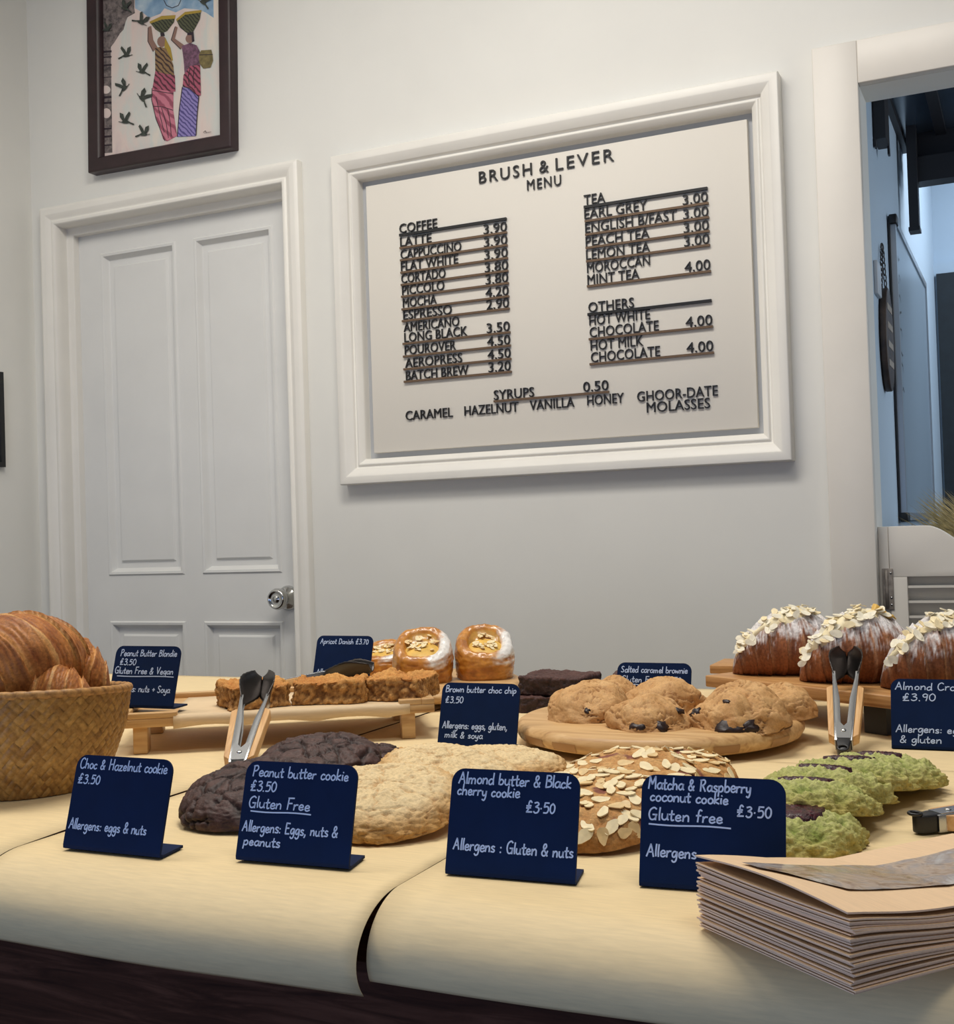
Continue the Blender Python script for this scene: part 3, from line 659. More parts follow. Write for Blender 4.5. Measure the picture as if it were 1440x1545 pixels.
CW, CH, CL = 0.0952, 0.0712, 0.0207        # sign width, height, lean
SL = sqrt(CH*CH+CL*CL)
def sign(label, lines, loc, rz, seed, underline=()):
    t = thing('chalkboard_sign', label, 'sign', loc, (0, 0, rz), 'small navy chalkboard signs')
    nx, nz = CL/SL, CH/SL
    th = 0.0020; r = 0.010; n = 7
    out = [(-CW/2+0.003, 0.004), (CW/2-0.003, 0.004)]
    out += [(CW/2-r+r*sin(a), SL-r+r*cos(a)) for a in [pi/2-pi/2*i/n for i in range(n+1)]]
    out += [(-CW/2+r-r*sin(a), SL-r+r*cos(a)) for a in [pi/2*i/n for i in range(n+1)]]
    out[0] = (-CW/2, 0.004); out[1] = (CW/2, 0.004)
    bm = bmesh.new()
    f = [bm.verts.new((u, v*nx, v*nz)) for u, v in out]; b = [bm.verts.new((u, v*nx+th*nz, v*nz-th*nx)) for u, v in out]
    bm.faces.new(f); bm.faces.new(b[::-1])
    for i in range(len(out)): 
        if i != 0: bm.faces.new((f[i], b[i], b[(i+1) % len(out)], f[(i+1) % len(out)]))
    # bend and foot in one sheet with the panel
    pf = [(0.004*nx, 0.004*nz), (0.0012, 0.0012), (0.0040, 0.0), (0.034, 0.0)]
    pb = [(0.004*nx+th*nz, 0.004*nz-th*nx), (0.0030, 0.0028), (0.0052, th), (0.034, th)]
    lw = [CW/2, CW/2, CW/2, CW/2-0.004]
    for i in range(3):
        q = []
        for k_ in (i, i+1):
            q.append([bm.verts.new((sx*lw[k_], p[0], p[1])) for sx in (-1, 1) for p in (pf[k_], pb[k_])])
        a, c = q
        bm.faces.new((a[0], a[2], c[2], c[0])); bm.faces.new((a[1], c[1], c[3], a[3])); bm.faces.new((a[0], c[0], c[1], a[1])); bm.faces.new((a[2], a[3], c[3], c[2]))
        if i == 2: bm.faces.new((c[0], c[2], c[3], c[1]))
    bmesh.ops.remove_doubles(bm, verts=bm.verts[:], dist=1e-5)
    bmesh.ops.recalc_face_normals(bm, faces=bm.faces)
    bobj('sign_panel', bm, CARD, t)
    def P(u, v, off=0.0003): return (u, v*nx-off*nz, v*nz+off*nx)
    def ribbon(lines_uv, wd):
        vs, fs = [], []
        for l in lines_uv:
            m = len(l); i0 = len(vs)
            for i, p in enumerate(l):
                a, c = l[max(i-1, 0)], l[min(i+1, m-1)]
                dx, dy = c[0]-a[0], c[1]-a[1]; L = sqrt(dx*dx+dy*dy) or 1e-9
                ex, ey = dx/L*wd*0.5, dy/L*wd*0.5
                px_, py_ = (p[0]-ex, p[1]-ey) if i == 0 else ((p[0]+ex, p[1]+ey) if i == m-1 else p)
                ox, oy = -dy/L*wd, dx/L*wd
                vs += [P(px_+ox, py_+oy), P(px_-ox, py_-oy)]
            for i in range(m-1): fs.append((i0+2*i, i0+2*i+1, i0+2*i+3, i0+2*i+2))
        return vs, fs
    for q, (s, u0, u1, v, cap) in enumerate(lines):
        st, wd = hand(s, seed*17+q)
        h = cap*SL; X0 = -CW/2+u0*CW; sx = (u1-u0)*CW/wd; yb = SL*(1-v)
        uv = [[(X0+p[0]*sx, yb+p[1]*h) for p in l] for l in st]
        vs, fs = ribbon(uv, 0.00054); obj('handwriting', vs, fs, INK, t, False)
    for (u0, u1, v) in underline:
        l = [(-CW/2+CW*(u0+(u1-u0)*i/8), SL*(1-v)-0.0004*sin(i*0.8)) for i in range(9)]
        vs, fs = ribbon([l], 0.00052); obj('underline', vs, fs, INK, t, False)
    return t
c = 0.105
sign('navy sign reading Choc & Hazelnut cookie, leftmost in the front row', [('Choc & Hazelnut cookie', .04, .955, .145, c), (u'\u00a33.50', .045, .285, .30, c*.95), ('Allergens: eggs & nuts', .03, .84, .775, c)], (-0.6565, 0.713, ZT), rad(0.9), 1)
sign('navy sign reading Peanut butter cookie before the pale cookies', [('Peanut butter cookie', .065, .93, .155, c), (u'\u00a33.50', .06, .30, .30, c*.95), ('Gluten Free', .06, .62, .465, c), ('Allergens: Eggs, nuts &', .03, .885, .70, c), ('peanuts', .055, .39, .835, c*.9)], (-0.502, 0.731, ZT), rad(3.2), 2, [(.09, .63, .50)])
sign('navy sign reading Almond butter & Black cherry cookie', [('Almond butter & Black', .055, .94, .14, c), ('cherry cookie', .05, .55, .25, c*.95), (u'\u00a33\u00b750', .60, .83, .375, c*.95), ('Allergens : Gluten & nuts', .05, .98, .755, c)], (-0.3355, 0.748, ZT), rad(3.2), 3)
sign('navy sign reading Matcha & Raspberry coconut cookie behind the paper bags', [('Matcha & Raspberry', .045, .77, .13, c), ('coconut cookie', .06, .615, .235, c*.9), (u'\u00a33\u00b750', .67, .91, .335, c*.95), ('Gluten free', .05, .58, .40, c), ('Allergens', .045, .40, .72, c)], (-0.1995, 0.765, ZT), rad(4.0), 4, [(.06, .63, .44)])
sign('navy sign reading Brown butter choc chip left of the round board', [('Brown butter choc chip', .045, .96, .145, .10), (u'\u00a33.50', .055, .29, .31, .10), ('Allergens: eggs, gluten,', .045, .88, .69, .105), ('milk & soya', .085, .58, .83, .10)], (-0.5675, 1.1885, ZT), rad(0.6), 5)
sign('navy sign reading Peanut Butter Blondie on the slatted tray', [('Peanut Butter Blondie', .08, .955, .165, .105), (u'\u00a33.50', .09, .345, .31, .10), ('Gluten Free & Vegan', .03, .94, .45, .105), ('Allergens: nuts + Soya', .02, .93, .74, .105)], (-0.960, 1.098, 0.9385), rad(1.5), 6, [(.08, .95, .49)])
sign('navy sign reading Apricot Danish at the back left of the pastries', [(u'Apricot Danish \u00a33.70', .065, .93, .165, .105), ('Allergens', .055, .48, .78, .11)], (-0.921, 1.478, 0.9165), rad(0), 7)
sign('navy sign reading Almond Croissant cut off by the right edge', [('Almond Croissant', .045, .985, .155, .105), (u'\u00a33.90', .12, .47, .31, .105), ('Allergens: eggs', .045, .80, .755, .105), ('& gluten', .085, .52, .90, .10)], (-0.0975, 1.318, T+0.0008), rad(2), 8)
sign('navy sign reading Salted caramel brownie behind the choc chip cookies', [('Salted caramel brownie', .05, .955, .17, .105), (u'Gluten Free \u00a33.50', .06, .88, .335, .105)], (-0.438, 1.424, T+0.0008), rad(0.5), 9, [(.06, .30, .375)])

# ------------------------------------------------------------------ baked goods
M_CHOC = crumb('chocolate_cookie', 0.55, 0.4, 420, 0.5, 0.0008, 0.25)
M_PEAN = crumb('peanut_cookie', 0.75, 0.25, 380, 0.6, 0.0010, 0.14)
M_ALM = crumb('almond_cookie', 0.7, 0.3, 420, 0.6, 0.0009, 0.20)
M_MATCHA = crumb('matcha_cookie', 0.8, 0.2, 340, 0.9, 0.0014, 0.20)
M_CHIP = crumb('choc_chip_cookie', 0.65, 0.3, 520, 0.4, 0.0006, 0.12)
M_BLON = crumb('blondie_crumb', 0.7, 0.3, 420, 0.8, 0.0012, 0.18)
M_BROW = crumb('brownie_crumb', 0.55, 0.4, 400, 0.8, 0.0012, 0.3)
M_DAN = crumb('danish_crust', 0.32, 0.5, 160, 0.15, 0.0006, 0.12, 0.5)
M_CHUNK = flat('chocolate_chunk', (40, 25, 24), 0.42, var=0.3, scale=200, bump=0.4, bscale=400)
M_JAM = NT('raspberry_jam', 0.28); v_ = M_JAM.coords()
M_JAM.base(M_JAM.ramp(M_JAM.noise(v_, 420, 4), [(0.35, (34, 8, 16)), (0.6, (70, 18, 30)), (0.8, (116, 48, 54))]))
M_JAM.bump(M_JAM.noise(v_, 500, 3), 0.8, 0.001); M_JAM = M_JAM.m
M_FLAKE = flat('almond_flake', (240, 222, 178), 0.5, var=0.05, scale=150)
M_FLAKE2 = flat('toasted_almond_flake', (226, 194, 138), 0.5, var=0.07, scale=150)
M_FLAKE3 = flat('sugared_almond_flake', (238, 230, 206), 0.6, var=0.05, scale=150)
M_CUST = flat('almond_cream', (222, 178, 84), 0.5, var=0.08, scale=90, bump=0.3, bscale=200)

def flake_mesh(name, L, W, mat, seed):
    r = random.Random(seed); n = 14; vs = [(0, 0, 0.0006)]
    for i in range(n):
        a = 2*pi*i/n; k_ = 1+0.10*r.uniform(-1, 1)
        x = L*0.5*cos(a)*k_; y = W*0.5*sin(a)*k_*(1-0.28*cos(a))
        vs.append((x, y, 0.0006+0.10*x*x/L))
    vs += [(p[0]*0.98, p[1]*0.98, p[2]-0.0009) for p in vs[1:]]
    fs = [(0, 1+i, 1+(i+1) % n) for i in range(n)] + [(1+i, 1+n+i, 1+n+(i+1) % n, 1+(i+1) % n) for i in range(n)] + [tuple(range(n+1, 2*n+1))[::-1]]
    me = bpy.data.meshes.new(name); me.from_pydata(vs, [], fs); me.materials.append(mat); me.update(); return me
FL = [flake_mesh('almond_flake', 0.0125, 0.0072, M_FLAKE, 1), flake_mesh('almond_flake', 0.0108, 0.0068, M_FLAKE2, 2), flake_mesh('almond_flake', 0.0135, 0.0064, M_FLAKE, 3)]
FS = [flake_mesh('almond_flake', 0.0135, 0.0088, M_FLAKE3, 4), flake_mesh('almond_flake', 0.0120, 0.0078, M_FLAKE, 5), flake_mesh('almond_flake', 0.0145, 0.0080, M_FLAKE3, 6)]
def put_flake(mesh, parent, p, nrm, spin, tilt=(0, 0), sc=1.0):
    o = bpy.data.objects.new('almond_flake', mesh); C.objects.link(o); o.parent = parent
    q = Vector(nrm).to_track_quat('Z', 'Y').to_matrix()
    m = q @ Matrix.Rotation(spin, 3, 'Z') @ Matrix.Rotation(tilt[0], 3, 'X') @ Matrix.Rotation(tilt[1], 3, 'Y')
    o.matrix_local = Matrix.Translation(Vector(p)) @ m.to_4x4() @ Matrix.Scale(sc, 4)
    return o

c8 = lambda *c: lin(c)
def cookie_surface(style, R, H, seed):
    """returns f(rho_angle s in 0..1, azimuth) -> (point, colour)"""
    P_ = {'choc': (3.0, 2.0), 'peanut': (3.4, 2.0), 'almond': (3.4, 2.0), 'matcha': (3.0, 2.0), 'chip': (2.5, 1.7)}[style]
    def f(s, a):
        ca, sa = cos(a), sin(a)
        wob = 1+0.05*noise.noise(Vector((ca*1.3+seed, sa*1.3, seed*0.7)))+0.022*noise.noise(Vector((ca*5+seed, sa*5, 3)))
        rho = sin(s*pi/2)
        z = H*max(0.0, 1-rho**P_[0])**(1/P_[1])
        x, y = R*wob*rho*ca, R*wob*rho*sa
        edge = rho**6
        n = Vector((ca*edge, sa*edge, 1-edge*0.8)).normalized()
        X, Y, Z = x*1000, y*1000, z*1000
        if style == 'choc':
            wx = X+5*fbm(X*.05, Y*.05, seed); wy = Y+5*fbm(Y*.05, X*.05, seed+9)
            g, d1 = crackv(wx*.044+seed, wy*.044, Z*.03)
            g2, _ = crackv(wx*.13+seed, wy*.13, Z*.06)
            k = max(0, 1-g/0.125); k2 = max(0, 1-g2/0.07)*max(0, min(1, 0.3+1.6*fbm(X*.03, Y*.03, seed+20)))
            d = 0.0018*fbm(X*.05+seed, Y*.05, Z*.05)+0.0006*fbm(X*.3, Y*.3, Z*.3)-0.0040*k**1.2-0.0013*k2+0.0004*(1-d1)
            t = 0.5+0.8*fbm(X*.08, Y*.08, seed+3)
            col = mixc(c8(64, 42, 38), c8(92, 64, 58), t); col = mixc(col, c8(34, 18, 16), min(1, 1.0*k))  # last mix paints the shade of the cracks into the colour
        elif style == 'peanut':
            g, _ = crackv(X*.045+seed+0.3*fbm(X*.1, Y*.1, 1), Y*.045, Z*.03); k = max(0, 1-g/0.06)
            lump = fbm(X*.16+seed, Y*.16, Z*.2); e2 = max(0, (rho-0.72)/0.28)
            d = 0.0016*fbm(X*.05+seed, Y*.05, Z*.05)+0.0010*lump+0.0024*e2*abs(fbm(X*.12+seed, Y*.12, Z*.12))*2+0.0005*fbm(X*.5, Y*.5, Z*.5)-0.0020*k
            t = min(1, e2*1.0+0.20*max(0, lump))
            col = mixc(c8(238, 212, 164), c8(210, 160, 94), t); col = mixc(col, c8(188, 132, 74), max(0, 0.6*k))
            col = mixc(col, c8(244, 224, 182), max(0, 0.9*lump-0.1)*(1-e2))
        elif style == 'almond':
            lump = fbm(X*.12+seed, Y*.12, Z*.12)
            d = 0.0016*fbm(X*.05+seed, Y*.05, Z*.05)+0.0012*lump+0.0004*fbm(X*.5, Y*.5, Z*.5)
            col = mixc(c8(196, 140, 80), c8(222, 174, 112), 0.5+0.9*lump); col = mixc(col, c8(176, 116, 54), 0.6*rho**5)
            ch = fbm(X*.035+seed*2, Y*.035, 7); col = mixc(col, c8(120, 50, 62), max(0, min(0.75, (ch-0.42)*6)))
        elif style == 'matcha':
            lump = fbm(X*.09+seed, Y*.09, Z*.09); f2 = fbm(X*.28+seed, Y*.28, Z*.28)
            g, d1 = crackv(X*.14+seed, Y*.14, Z*.14)
            d = 0.0042*lump+0.0016*f2+0.0016*(0.6-d1)
            col = mixc(c8(176, 182, 104), c8(206, 206, 138), 0.5+f2); col = mixc(col, c8(128, 146, 68), max(0, -lump*1.3))
            col = mixc(col, c8(200, 178, 100), max(0, 0.75*rho**8))
        else:
            lump = fbm(X*.028+seed*3, Y*.028, Z*.03, 2)
            g, _ = crackv(X*.05+seed+0.5*fbm(X*.06, Y*.06, 2), Y*.05+0.5*fbm(Y*.06, X*.06, 5), Z*.05); k = max(0, 1-g/0.075)*(0.30+0.75*max(0, min(1, 1.8*fbm(X*.03+seed, Y*.03, 9)+0.5)))
            d = 0.0080*lump+0.0016*fbm(X*.06+seed, Y*.06, Z*.06)+0.0006*fbm(X*.2, Y*.2, Z*.2)-0.0034*k
            t = 0.5+0.6*fbm(X*.06+seed, Y*.06, Z*.06)
            col = mixc(c8(198, 148, 92), c8(224, 180, 124), t); col = mixc(col, c8(132, 84, 46), 0.75*k+0.25*rho**8)  # crack shade painted as darker brown; rim browner too
        return Vector((x, y, z))+n*d*(1 if s < 0.98 else 0.4), col, n
    return f

COOKM = {'choc': M_CHOC, 'peanut': M_PEAN, 'almond': M_ALM, 'matcha': M_MATCHA, 'chip': M_CHIP}
def cookie(name, label, style, loc, R, H, rot, seed, group, nr=60, ns=150, squash=(1, 1)):
    f = cookie_surface(style, R, H, seed); vs, fs, cs = [], [], []
    p, c0, _ = f(0.0001, 0); vs.append((p.x*squash[0], p.y*squash[1], p.z)); cs.append(c0)
    for i in range(1, nr+1):
        s = (i/nr)**0.85
        for j in range(ns):
            p, c_, _ = f(s, 2*pi*j/ns); vs.append((p.x*squash[0], p.y*squash[1], max(p.z, 0.0008))); cs.append(c_)
    base = len(vs)
    for j in range(ns):
        p = Vector(vs[1+(nr-1)*ns+j]); vs.append((p.x*0.95, p.y*0.95, 0)); cs.append(cs[1+(nr-1)*ns+j])
    for j in range(ns): fs.append((0, 1+j, 1+(j+1) % ns))
    for i in range(nr-1):
        for j in range(ns):
            a, b = 1+i*ns+j, 1+i*ns+(j+1) % ns; fs.append((a, a+ns, b+ns, b))
    for j in range(ns):
        a, b = 1+(nr-1)*ns+j, 1+(nr-1)*ns+(j+1) % ns; fs.append((a, base+j, base+(j+1) % ns, b))
    fs.append(tuple(range(base, base+ns))[::-1])
    o = obj(name, vs, fs, COOKM[style], None, True, loc, rot); setcol(o, cs)
    tag(o, label, 'cookie', group); return o, f

# chocolate cookies
tl = rad(12)
cookie('chocolate_cookie', 'dark cracked chocolate cookie at the front, right of the Choc & Hazelnut sign', 'choc', (-0.622, 0.856, ZT+0.014), 0.066, 0.026, (tl, 0, rad(-4)), 1.3, 'chocolate hazelnut cookies')
cookie('chocolate_cookie', 'middle dark chocolate cookie above the Peanut butter sign', 'choc', (-0.628, 0.965, ZT+0.016), 0.063, 0.028, (rad(13), 0, rad(10)), 5.7, 'chocolate hazelnut cookies')
cookie('chocolate_cookie', 'rearmost dark chocolate cookie tucked under the middle one', 'choc', (-0.634, 1.052, ZT+0.001), 0.054, 0.024, (rad(3), 0, 0.5), 9.1, 'chocolate hazelnut cookies')
# peanut cookies
cookie('peanut_butter_cookie', 'pale peanut cookie at the front between two navy signs', 'peanut', (-0.498, 0.862, ZT+0.014), 0.066, 0.024, (tl, 0, 0.3), 2.2, 'peanut butter cookies')
cookie('peanut_butter_cookie', 'middle pale peanut cookie overlapped by the front one', 'peanut', (-0.487, 0.965, ZT+0.015), 0.066, 0.024, (rad(12), 0, 1.3), 6.4, 'peanut butter cookies')
cookie('peanut_butter_cookie', 'rearmost pale peanut cookie below the Brown butter sign', 'peanut', (-0.478, 1.062, ZT+0.004), 0.064, 0.024, (rad(4), 0, 2.3), 8.8, 'peanut butter cookies')
# almond cookies
def almond_cookie(label, loc, rot, seed, nfl):
    o, f = cookie('almond_cookie', label, 'almond', loc, 0.064, 0.023, rot, seed, 'almond and cherry cookies')
    r = random.Random(int(seed*10)); pts = []; tries = 0
    while len(pts) < nfl and tries < 4000:
        tries += 1
        s = sqrt(r.random())*0.80; a = r.uniform(0, 2*pi); p, _, n = f(s, a)
        if any((p-q).length < 0.0064 for q in pts): continue
        pts.append(p); put_flake(FL[r.randrange(3)], o, p+n*0.0006, n+Vector((r.uniform(-.18, .18), r.uniform(-.18, .18), 0)), r.uniform(0, 6.28), (0, 0), r.uniform(0.95, 1.35))
almond_cookie('almond topped cookie at the front between the Almond butter and Matcha signs', (-0.322, 0.885, ZT+0.014), (tl, 0, 0), 3.1, 96)
almond_cookie('middle almond topped cookie overlapped by the front one', (-0.325, 0.985, ZT+0.014), (rad(12), 0, 0), 7.3, 70)
almond_cookie('rearmost almond topped cookie nearest the round board', (-0.318, 1.078, ZT+0.003), (rad(3), 0, 0), 4.6, 70)
# matcha cookies
def matcha(label, loc, rot, seed, JR=0.013, jy=0.0):
    o, f = cookie('matcha_cookie', label, 'matcha', loc, 0.054, 0.024, rot, seed, 'matcha raspberry cookies', 64, 170)
    vs, fs = [], []
    nr, ns = 14, 48; R = JR
    for i in range(nr+1):
        q = i/nr
        for j in range(ns):
            a = 2*pi*j/ns; k_ = 1+0.16*noise.noise(Vector((cos(a)*2+seed, sin(a)*2, 1)))
            x, y = R*q*k_*cos(a)*(1 if JR > 0.02 else 1.9), R*q*k_*sin(a)*(1 if JR > 0.02 else 0.7)+jy
            z = 0.0258+0.0016*(1-q**3)+0.0010*fbm(x*500, y*500, seed) - (0.006 if i == nr else 0)
            vs.append((x, y, z))
    for i in range(nr):
        for j in range(ns):
            a, b = i*ns+j, i*ns+(j+1) % ns; fs.append((a, a+ns, b+ns, b))
    obj('raspberry_jam', vs, fs, M_JAM, o)
matcha('green matcha cookie with a dark jam centre at the front beside the Matcha sign', (-0.174, 0.908, ZT+0.000), (0, 0, 0), 2.9, 0.027)
matcha('second green matcha cookie from the front, resting on the first', (-0.171, 0.960, ZT+0.0105), (rad(-11), 0, 0.1), 5.2, 0.012, -0.006)
matcha('third green matcha cookie from the front', (-0.163, 1.008, ZT+0.0115), (rad(-11), 0, -0.1), 8.3, 0.012, -0.006)
matcha('fourth green matcha cookie from the front, near the wooden tongs', (-0.151, 1.055, ZT+0.0110), (rad(-10), 0, 0.15), 10.1, 0.012, -0.004)
matcha('rearmost green matcha cookie at the right end of the row', (-0.133, 1.108, ZT+0.006), (rad(-6), 0, 0), 11.7, 0.011)

# choc chip cookies on the round board
ZR = 0.9185
def chip_cookie(label, x, y, R, H, seed, rot, chunks, z=ZR):
    o, f = cookie('choc_chip_cookie', label, 'chip', (x, y, z), R, H, rot, seed, 'choc chip cookies on the round board')
    r = random.Random(int(seed*7))
    for (s, a, sz) in chunks:
        p, _, n = f(s, rad(a)); vs, fs = [], []
        for i in range(7):
            for j in range(12):
                th = pi*i/6; ph = 2*pi*j/12
                q = Vector((sin(th)*cos(ph)*1.25, sin(th)*sin(ph)*0.85, cos(th)*0.55))
                q *= 1+0.55*noise.noise(q*1.9+Vector((seed, a, 0)))+0.2*noise.noise(q*5+Vector((a, seed, 0)))
                vs.append(q*sz)
        for i in range(6):
            for j in range(12): fs.append((i*12+j, i*12+12+j, i*12+12+(j+1) % 12, i*12+(j+1) % 12))
        c_ = obj('chocolate_chunk', vs, fs, M_CHUNK, o)
        c_.matrix_local = Matrix.Translation(p-n*sz*0.34) @ n.to_track_quat('Z', 'Y').to_matrix().to_4x4() @ Matrix.Rotation(r.uniform(0, 6.28), 4, 'Z')
chip_cookie('large smooth choc chip cookie at the left of the round board', -0.466, 1.283, 0.051, 0.038, 1.1, (rad(6), 0, 0), [(0.62, 285, 0.0045)])
chip_cookie('choc chip cookie at the front middle of the round board', -0.382, 1.238, 0.045, 0.032, 4.2, (rad(5), 0, 0.4), [(0.80, 245, 0.0075), (0.72, 280, 0.0080), (0.5, 330, 0.006)])
chip_cookie('biggest choc chip cookie with a large chunk at the right front of the round board', -0.293, 1.268, 0.053, 0.040, 7.5, (rad(6), 0, 0), [(0.86, 268, 0.0120), (0.82, 292, 0.0095), (0.72, 205, 0.007), (0.25, 120, 0.0055), (0.42, 262, 0.004)])
chip_cookie('choc chip cookie at the right rim of the round board', -0.272, 1.345, 0.047, 0.031, 10.3, (rad(4), 0, 0), [(0.55, 230, 0.006), (0.8, 300, 0.005)])
chip_cookie('choc chip cookie at the rear left of the round board', -0.478, 1.378, 0.046, 0.033, 13.9, (rad(2), 0, 0), [])
chip_cookie('choc chip cookie at the rear middle before the Salted caramel sign', -0.398, 1.355, 0.048, 0.035, 17.2, (rad(4), 0, 0), [(0.7, 250, 0.004)])

# rough squares: blondies and brownies
def slab(name, label, loc, rz, sx, sy, sz, seed, m, top, side, cat, group, rough=0.0035, holes=0.5, rx=0):
    N = 44; NZ = 16; vs, fs, cs = [], [], []
    idx = {}
    def vert(u, v, w_):
        key = (round(u*N), round(v*N), round(w_*NZ))
        if key in idx: return idx[key]
        def rn(t): return t
        x, y, z = (u-0.5)*sx, (v-0.5)*sy, w_*sz
        ex = max(abs(u-0.5), abs(v-0.5))*2
        n = Vector((0, 0, 0))
        if u in (0, 1): n.x = 1 if u == 1 else -1
        if v in (0, 1): n.y = 1 if v == 1 else -1
        if w_ == 1: n.z = 1
        if n.length: n.normalize()
        X, Y, Z = x*1000+seed*31, y*1000, z*1000
        # rounded plan corners and top edge
        k_ = max(0, abs(u-0.5)*2-0.8)/0.2*max(0, abs(v-0.5)*2-0.8)/0.2
        x *= 1-0.05*k_; y *= 1-0.05*k_
        if w_ > 0.8: q = ((w_-0.8)/0.2)**2*0.03; x *= 1-q; y *= 1-q
        lump = fbm(X*.03, Y*.03, Z*.03); fine = fbm(X*.2, Y*.2, Z*.2); g, d1 = crackv(X*.16, Y*.16, Z*.16)
        d = rough*lump+rough*0.45*fine
        if w_ < 1: d -= rough*holes*max(0, 0.4-d1)*2.0
        p = Vector((x, y, z))+n*d
        if w_ == 1: p.z += rough*0.8*fbm(X*.02, Y*.02, 3)
        if w_ == 0: p.z = 0
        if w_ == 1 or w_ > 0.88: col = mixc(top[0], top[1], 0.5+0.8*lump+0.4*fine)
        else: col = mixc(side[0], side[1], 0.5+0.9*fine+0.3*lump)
        idx[key] = len(vs); vs.append(p); cs.append(col); return idx[key]
    for i in range(N):
        for j in range(N):
            a, b, c_, d_ = i/N, (i+1)/N, j/N, (j+1)/N
            fs.append((vert(a, c_, 1), vert(b, c_, 1), vert(b, d_, 1), vert(a, d_, 1)))
            fs.append((vert(a, c_, 0), vert(a, d_, 0), vert(b, d_, 0), vert(b, c_, 0)))
    for i in range(N):
        for k_ in range(NZ):
            a, b, z0, z1 = i/N, (i+1)/N, k_/NZ, (k_+1)/NZ
            fs.append((vert(a, 0, z0), vert(b, 0, z0), vert(b, 0, z1), vert(a, 0, z1)))
            fs.append((vert(b, 1, z0), vert(a, 1, z0), vert(a, 1, z1), vert(b, 1, z1)))
            fs.append((vert(0, b, z0), vert(0, a, z0), vert(0, a, z1), vert(0, b, z1)))
            fs.append((vert(1, a, z0), vert(1, b, z0), vert(1, b, z1), vert(1, a, z1)))
    o = obj(name, vs, fs, m, None, True, loc, (rx, 0, rz)); setcol(o, cs)
    return tag(o, label, cat, group)

# ------------------------------------------------------------------ slatted tray with blondies
tr = thing('serving_tray', 'footed pale wood tray with a raised rim holding the blondies', 'tray', (-0.957, 1.052, 0), (0, 0, rad(33.4)))
ZB = 0.9215
boxes('tray_base', [(0.0, 0.367, 0.0, 0.185, ZB, ZB+0.010)], WOODL, tr, bevel=0.0012)
boxes('tray_rim', [(0.352, 0.367, 0.0, 0.185, ZB+0.010, ZB+0.0165), (0.0, 0.015, 0.0, 0.185, ZB+0.010, ZB+0.0165), (0.015, 0.352, 0.173, 0.185, ZB+0.010, ZB+0.0165), (0.015, 0.070, 0.0, 0.012, ZB+0.010, ZB+0.0165), (0.325, 0.352, 0.0, 0.012, ZB+0.010, ZB+0.0165)], WOODL, tr, bevel=0.001)
for x0 in (0.020, 0.328):
    for y0 in (0.004, 0.150):
        boxes('leg', [(x0, x0+0.016, y0, y0+0.030, T+0.0012, ZB)], WOODL, tr, bevel=0.001)
vs, fs = [], []
for i in range(31):
    x = 0.066+0.272*i/30
    row = [(-0.0016, ZB-0.003+0.0035*abs(sin(i*0.35))), (-0.0018, ZB+0.008), (0.0004, ZB+0.0126), (0.010, ZB+0.0116), (0.05, ZB+0.0112), (0.11, ZB+0.0112), (0.165, ZB+0.0114)]
    for y, z in row: vs.append((x+0.002*sin(y*50), y, z+0.0005*noise.noise(Vector((x*30, y*30, 1)))))
for i in range(30):
    for j in range(6): a = i*7+j; fs.append((a, a+7, a+8, a+1))
lo_ = obj('greaseproof_sheet', vs, fs, LINER, None, True, (-0.957, 1.052, 0), (0, 0, rad(33.4)))
tag(lo_, 'sheet of greaseproof paper under the blondies, draped over the tray edge', 'paper')
ml = lo_.modifiers.new('thick', 'SOLIDIFY'); ml.thickness = 0.0003
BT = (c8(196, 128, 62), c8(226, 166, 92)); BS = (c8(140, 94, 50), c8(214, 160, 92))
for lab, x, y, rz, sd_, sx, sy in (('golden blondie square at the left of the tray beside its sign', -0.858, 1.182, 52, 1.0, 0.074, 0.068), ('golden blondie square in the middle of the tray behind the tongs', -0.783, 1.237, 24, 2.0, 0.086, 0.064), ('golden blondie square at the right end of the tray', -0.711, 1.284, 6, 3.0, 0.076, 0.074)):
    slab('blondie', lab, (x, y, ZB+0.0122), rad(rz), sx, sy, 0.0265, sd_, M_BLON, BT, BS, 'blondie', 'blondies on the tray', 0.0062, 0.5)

# ------------------------------------------------------------------ brownies
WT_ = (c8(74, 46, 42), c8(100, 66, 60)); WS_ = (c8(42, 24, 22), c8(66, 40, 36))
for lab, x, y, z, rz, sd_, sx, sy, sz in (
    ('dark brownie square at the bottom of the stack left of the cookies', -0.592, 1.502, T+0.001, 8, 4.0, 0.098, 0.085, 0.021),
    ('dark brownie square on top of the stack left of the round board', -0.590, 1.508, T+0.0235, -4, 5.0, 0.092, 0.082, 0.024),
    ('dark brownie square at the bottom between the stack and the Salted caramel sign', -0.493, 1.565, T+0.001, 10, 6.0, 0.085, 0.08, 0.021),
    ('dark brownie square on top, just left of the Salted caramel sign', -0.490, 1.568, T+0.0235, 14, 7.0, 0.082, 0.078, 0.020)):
    slab('brownie', lab, (x, y, z), rad(rz), sx, sy, sz, sd_, M_BROW, WT_, WS_, 'brownie', 'caramel brownies', 0.0032, 0.6)

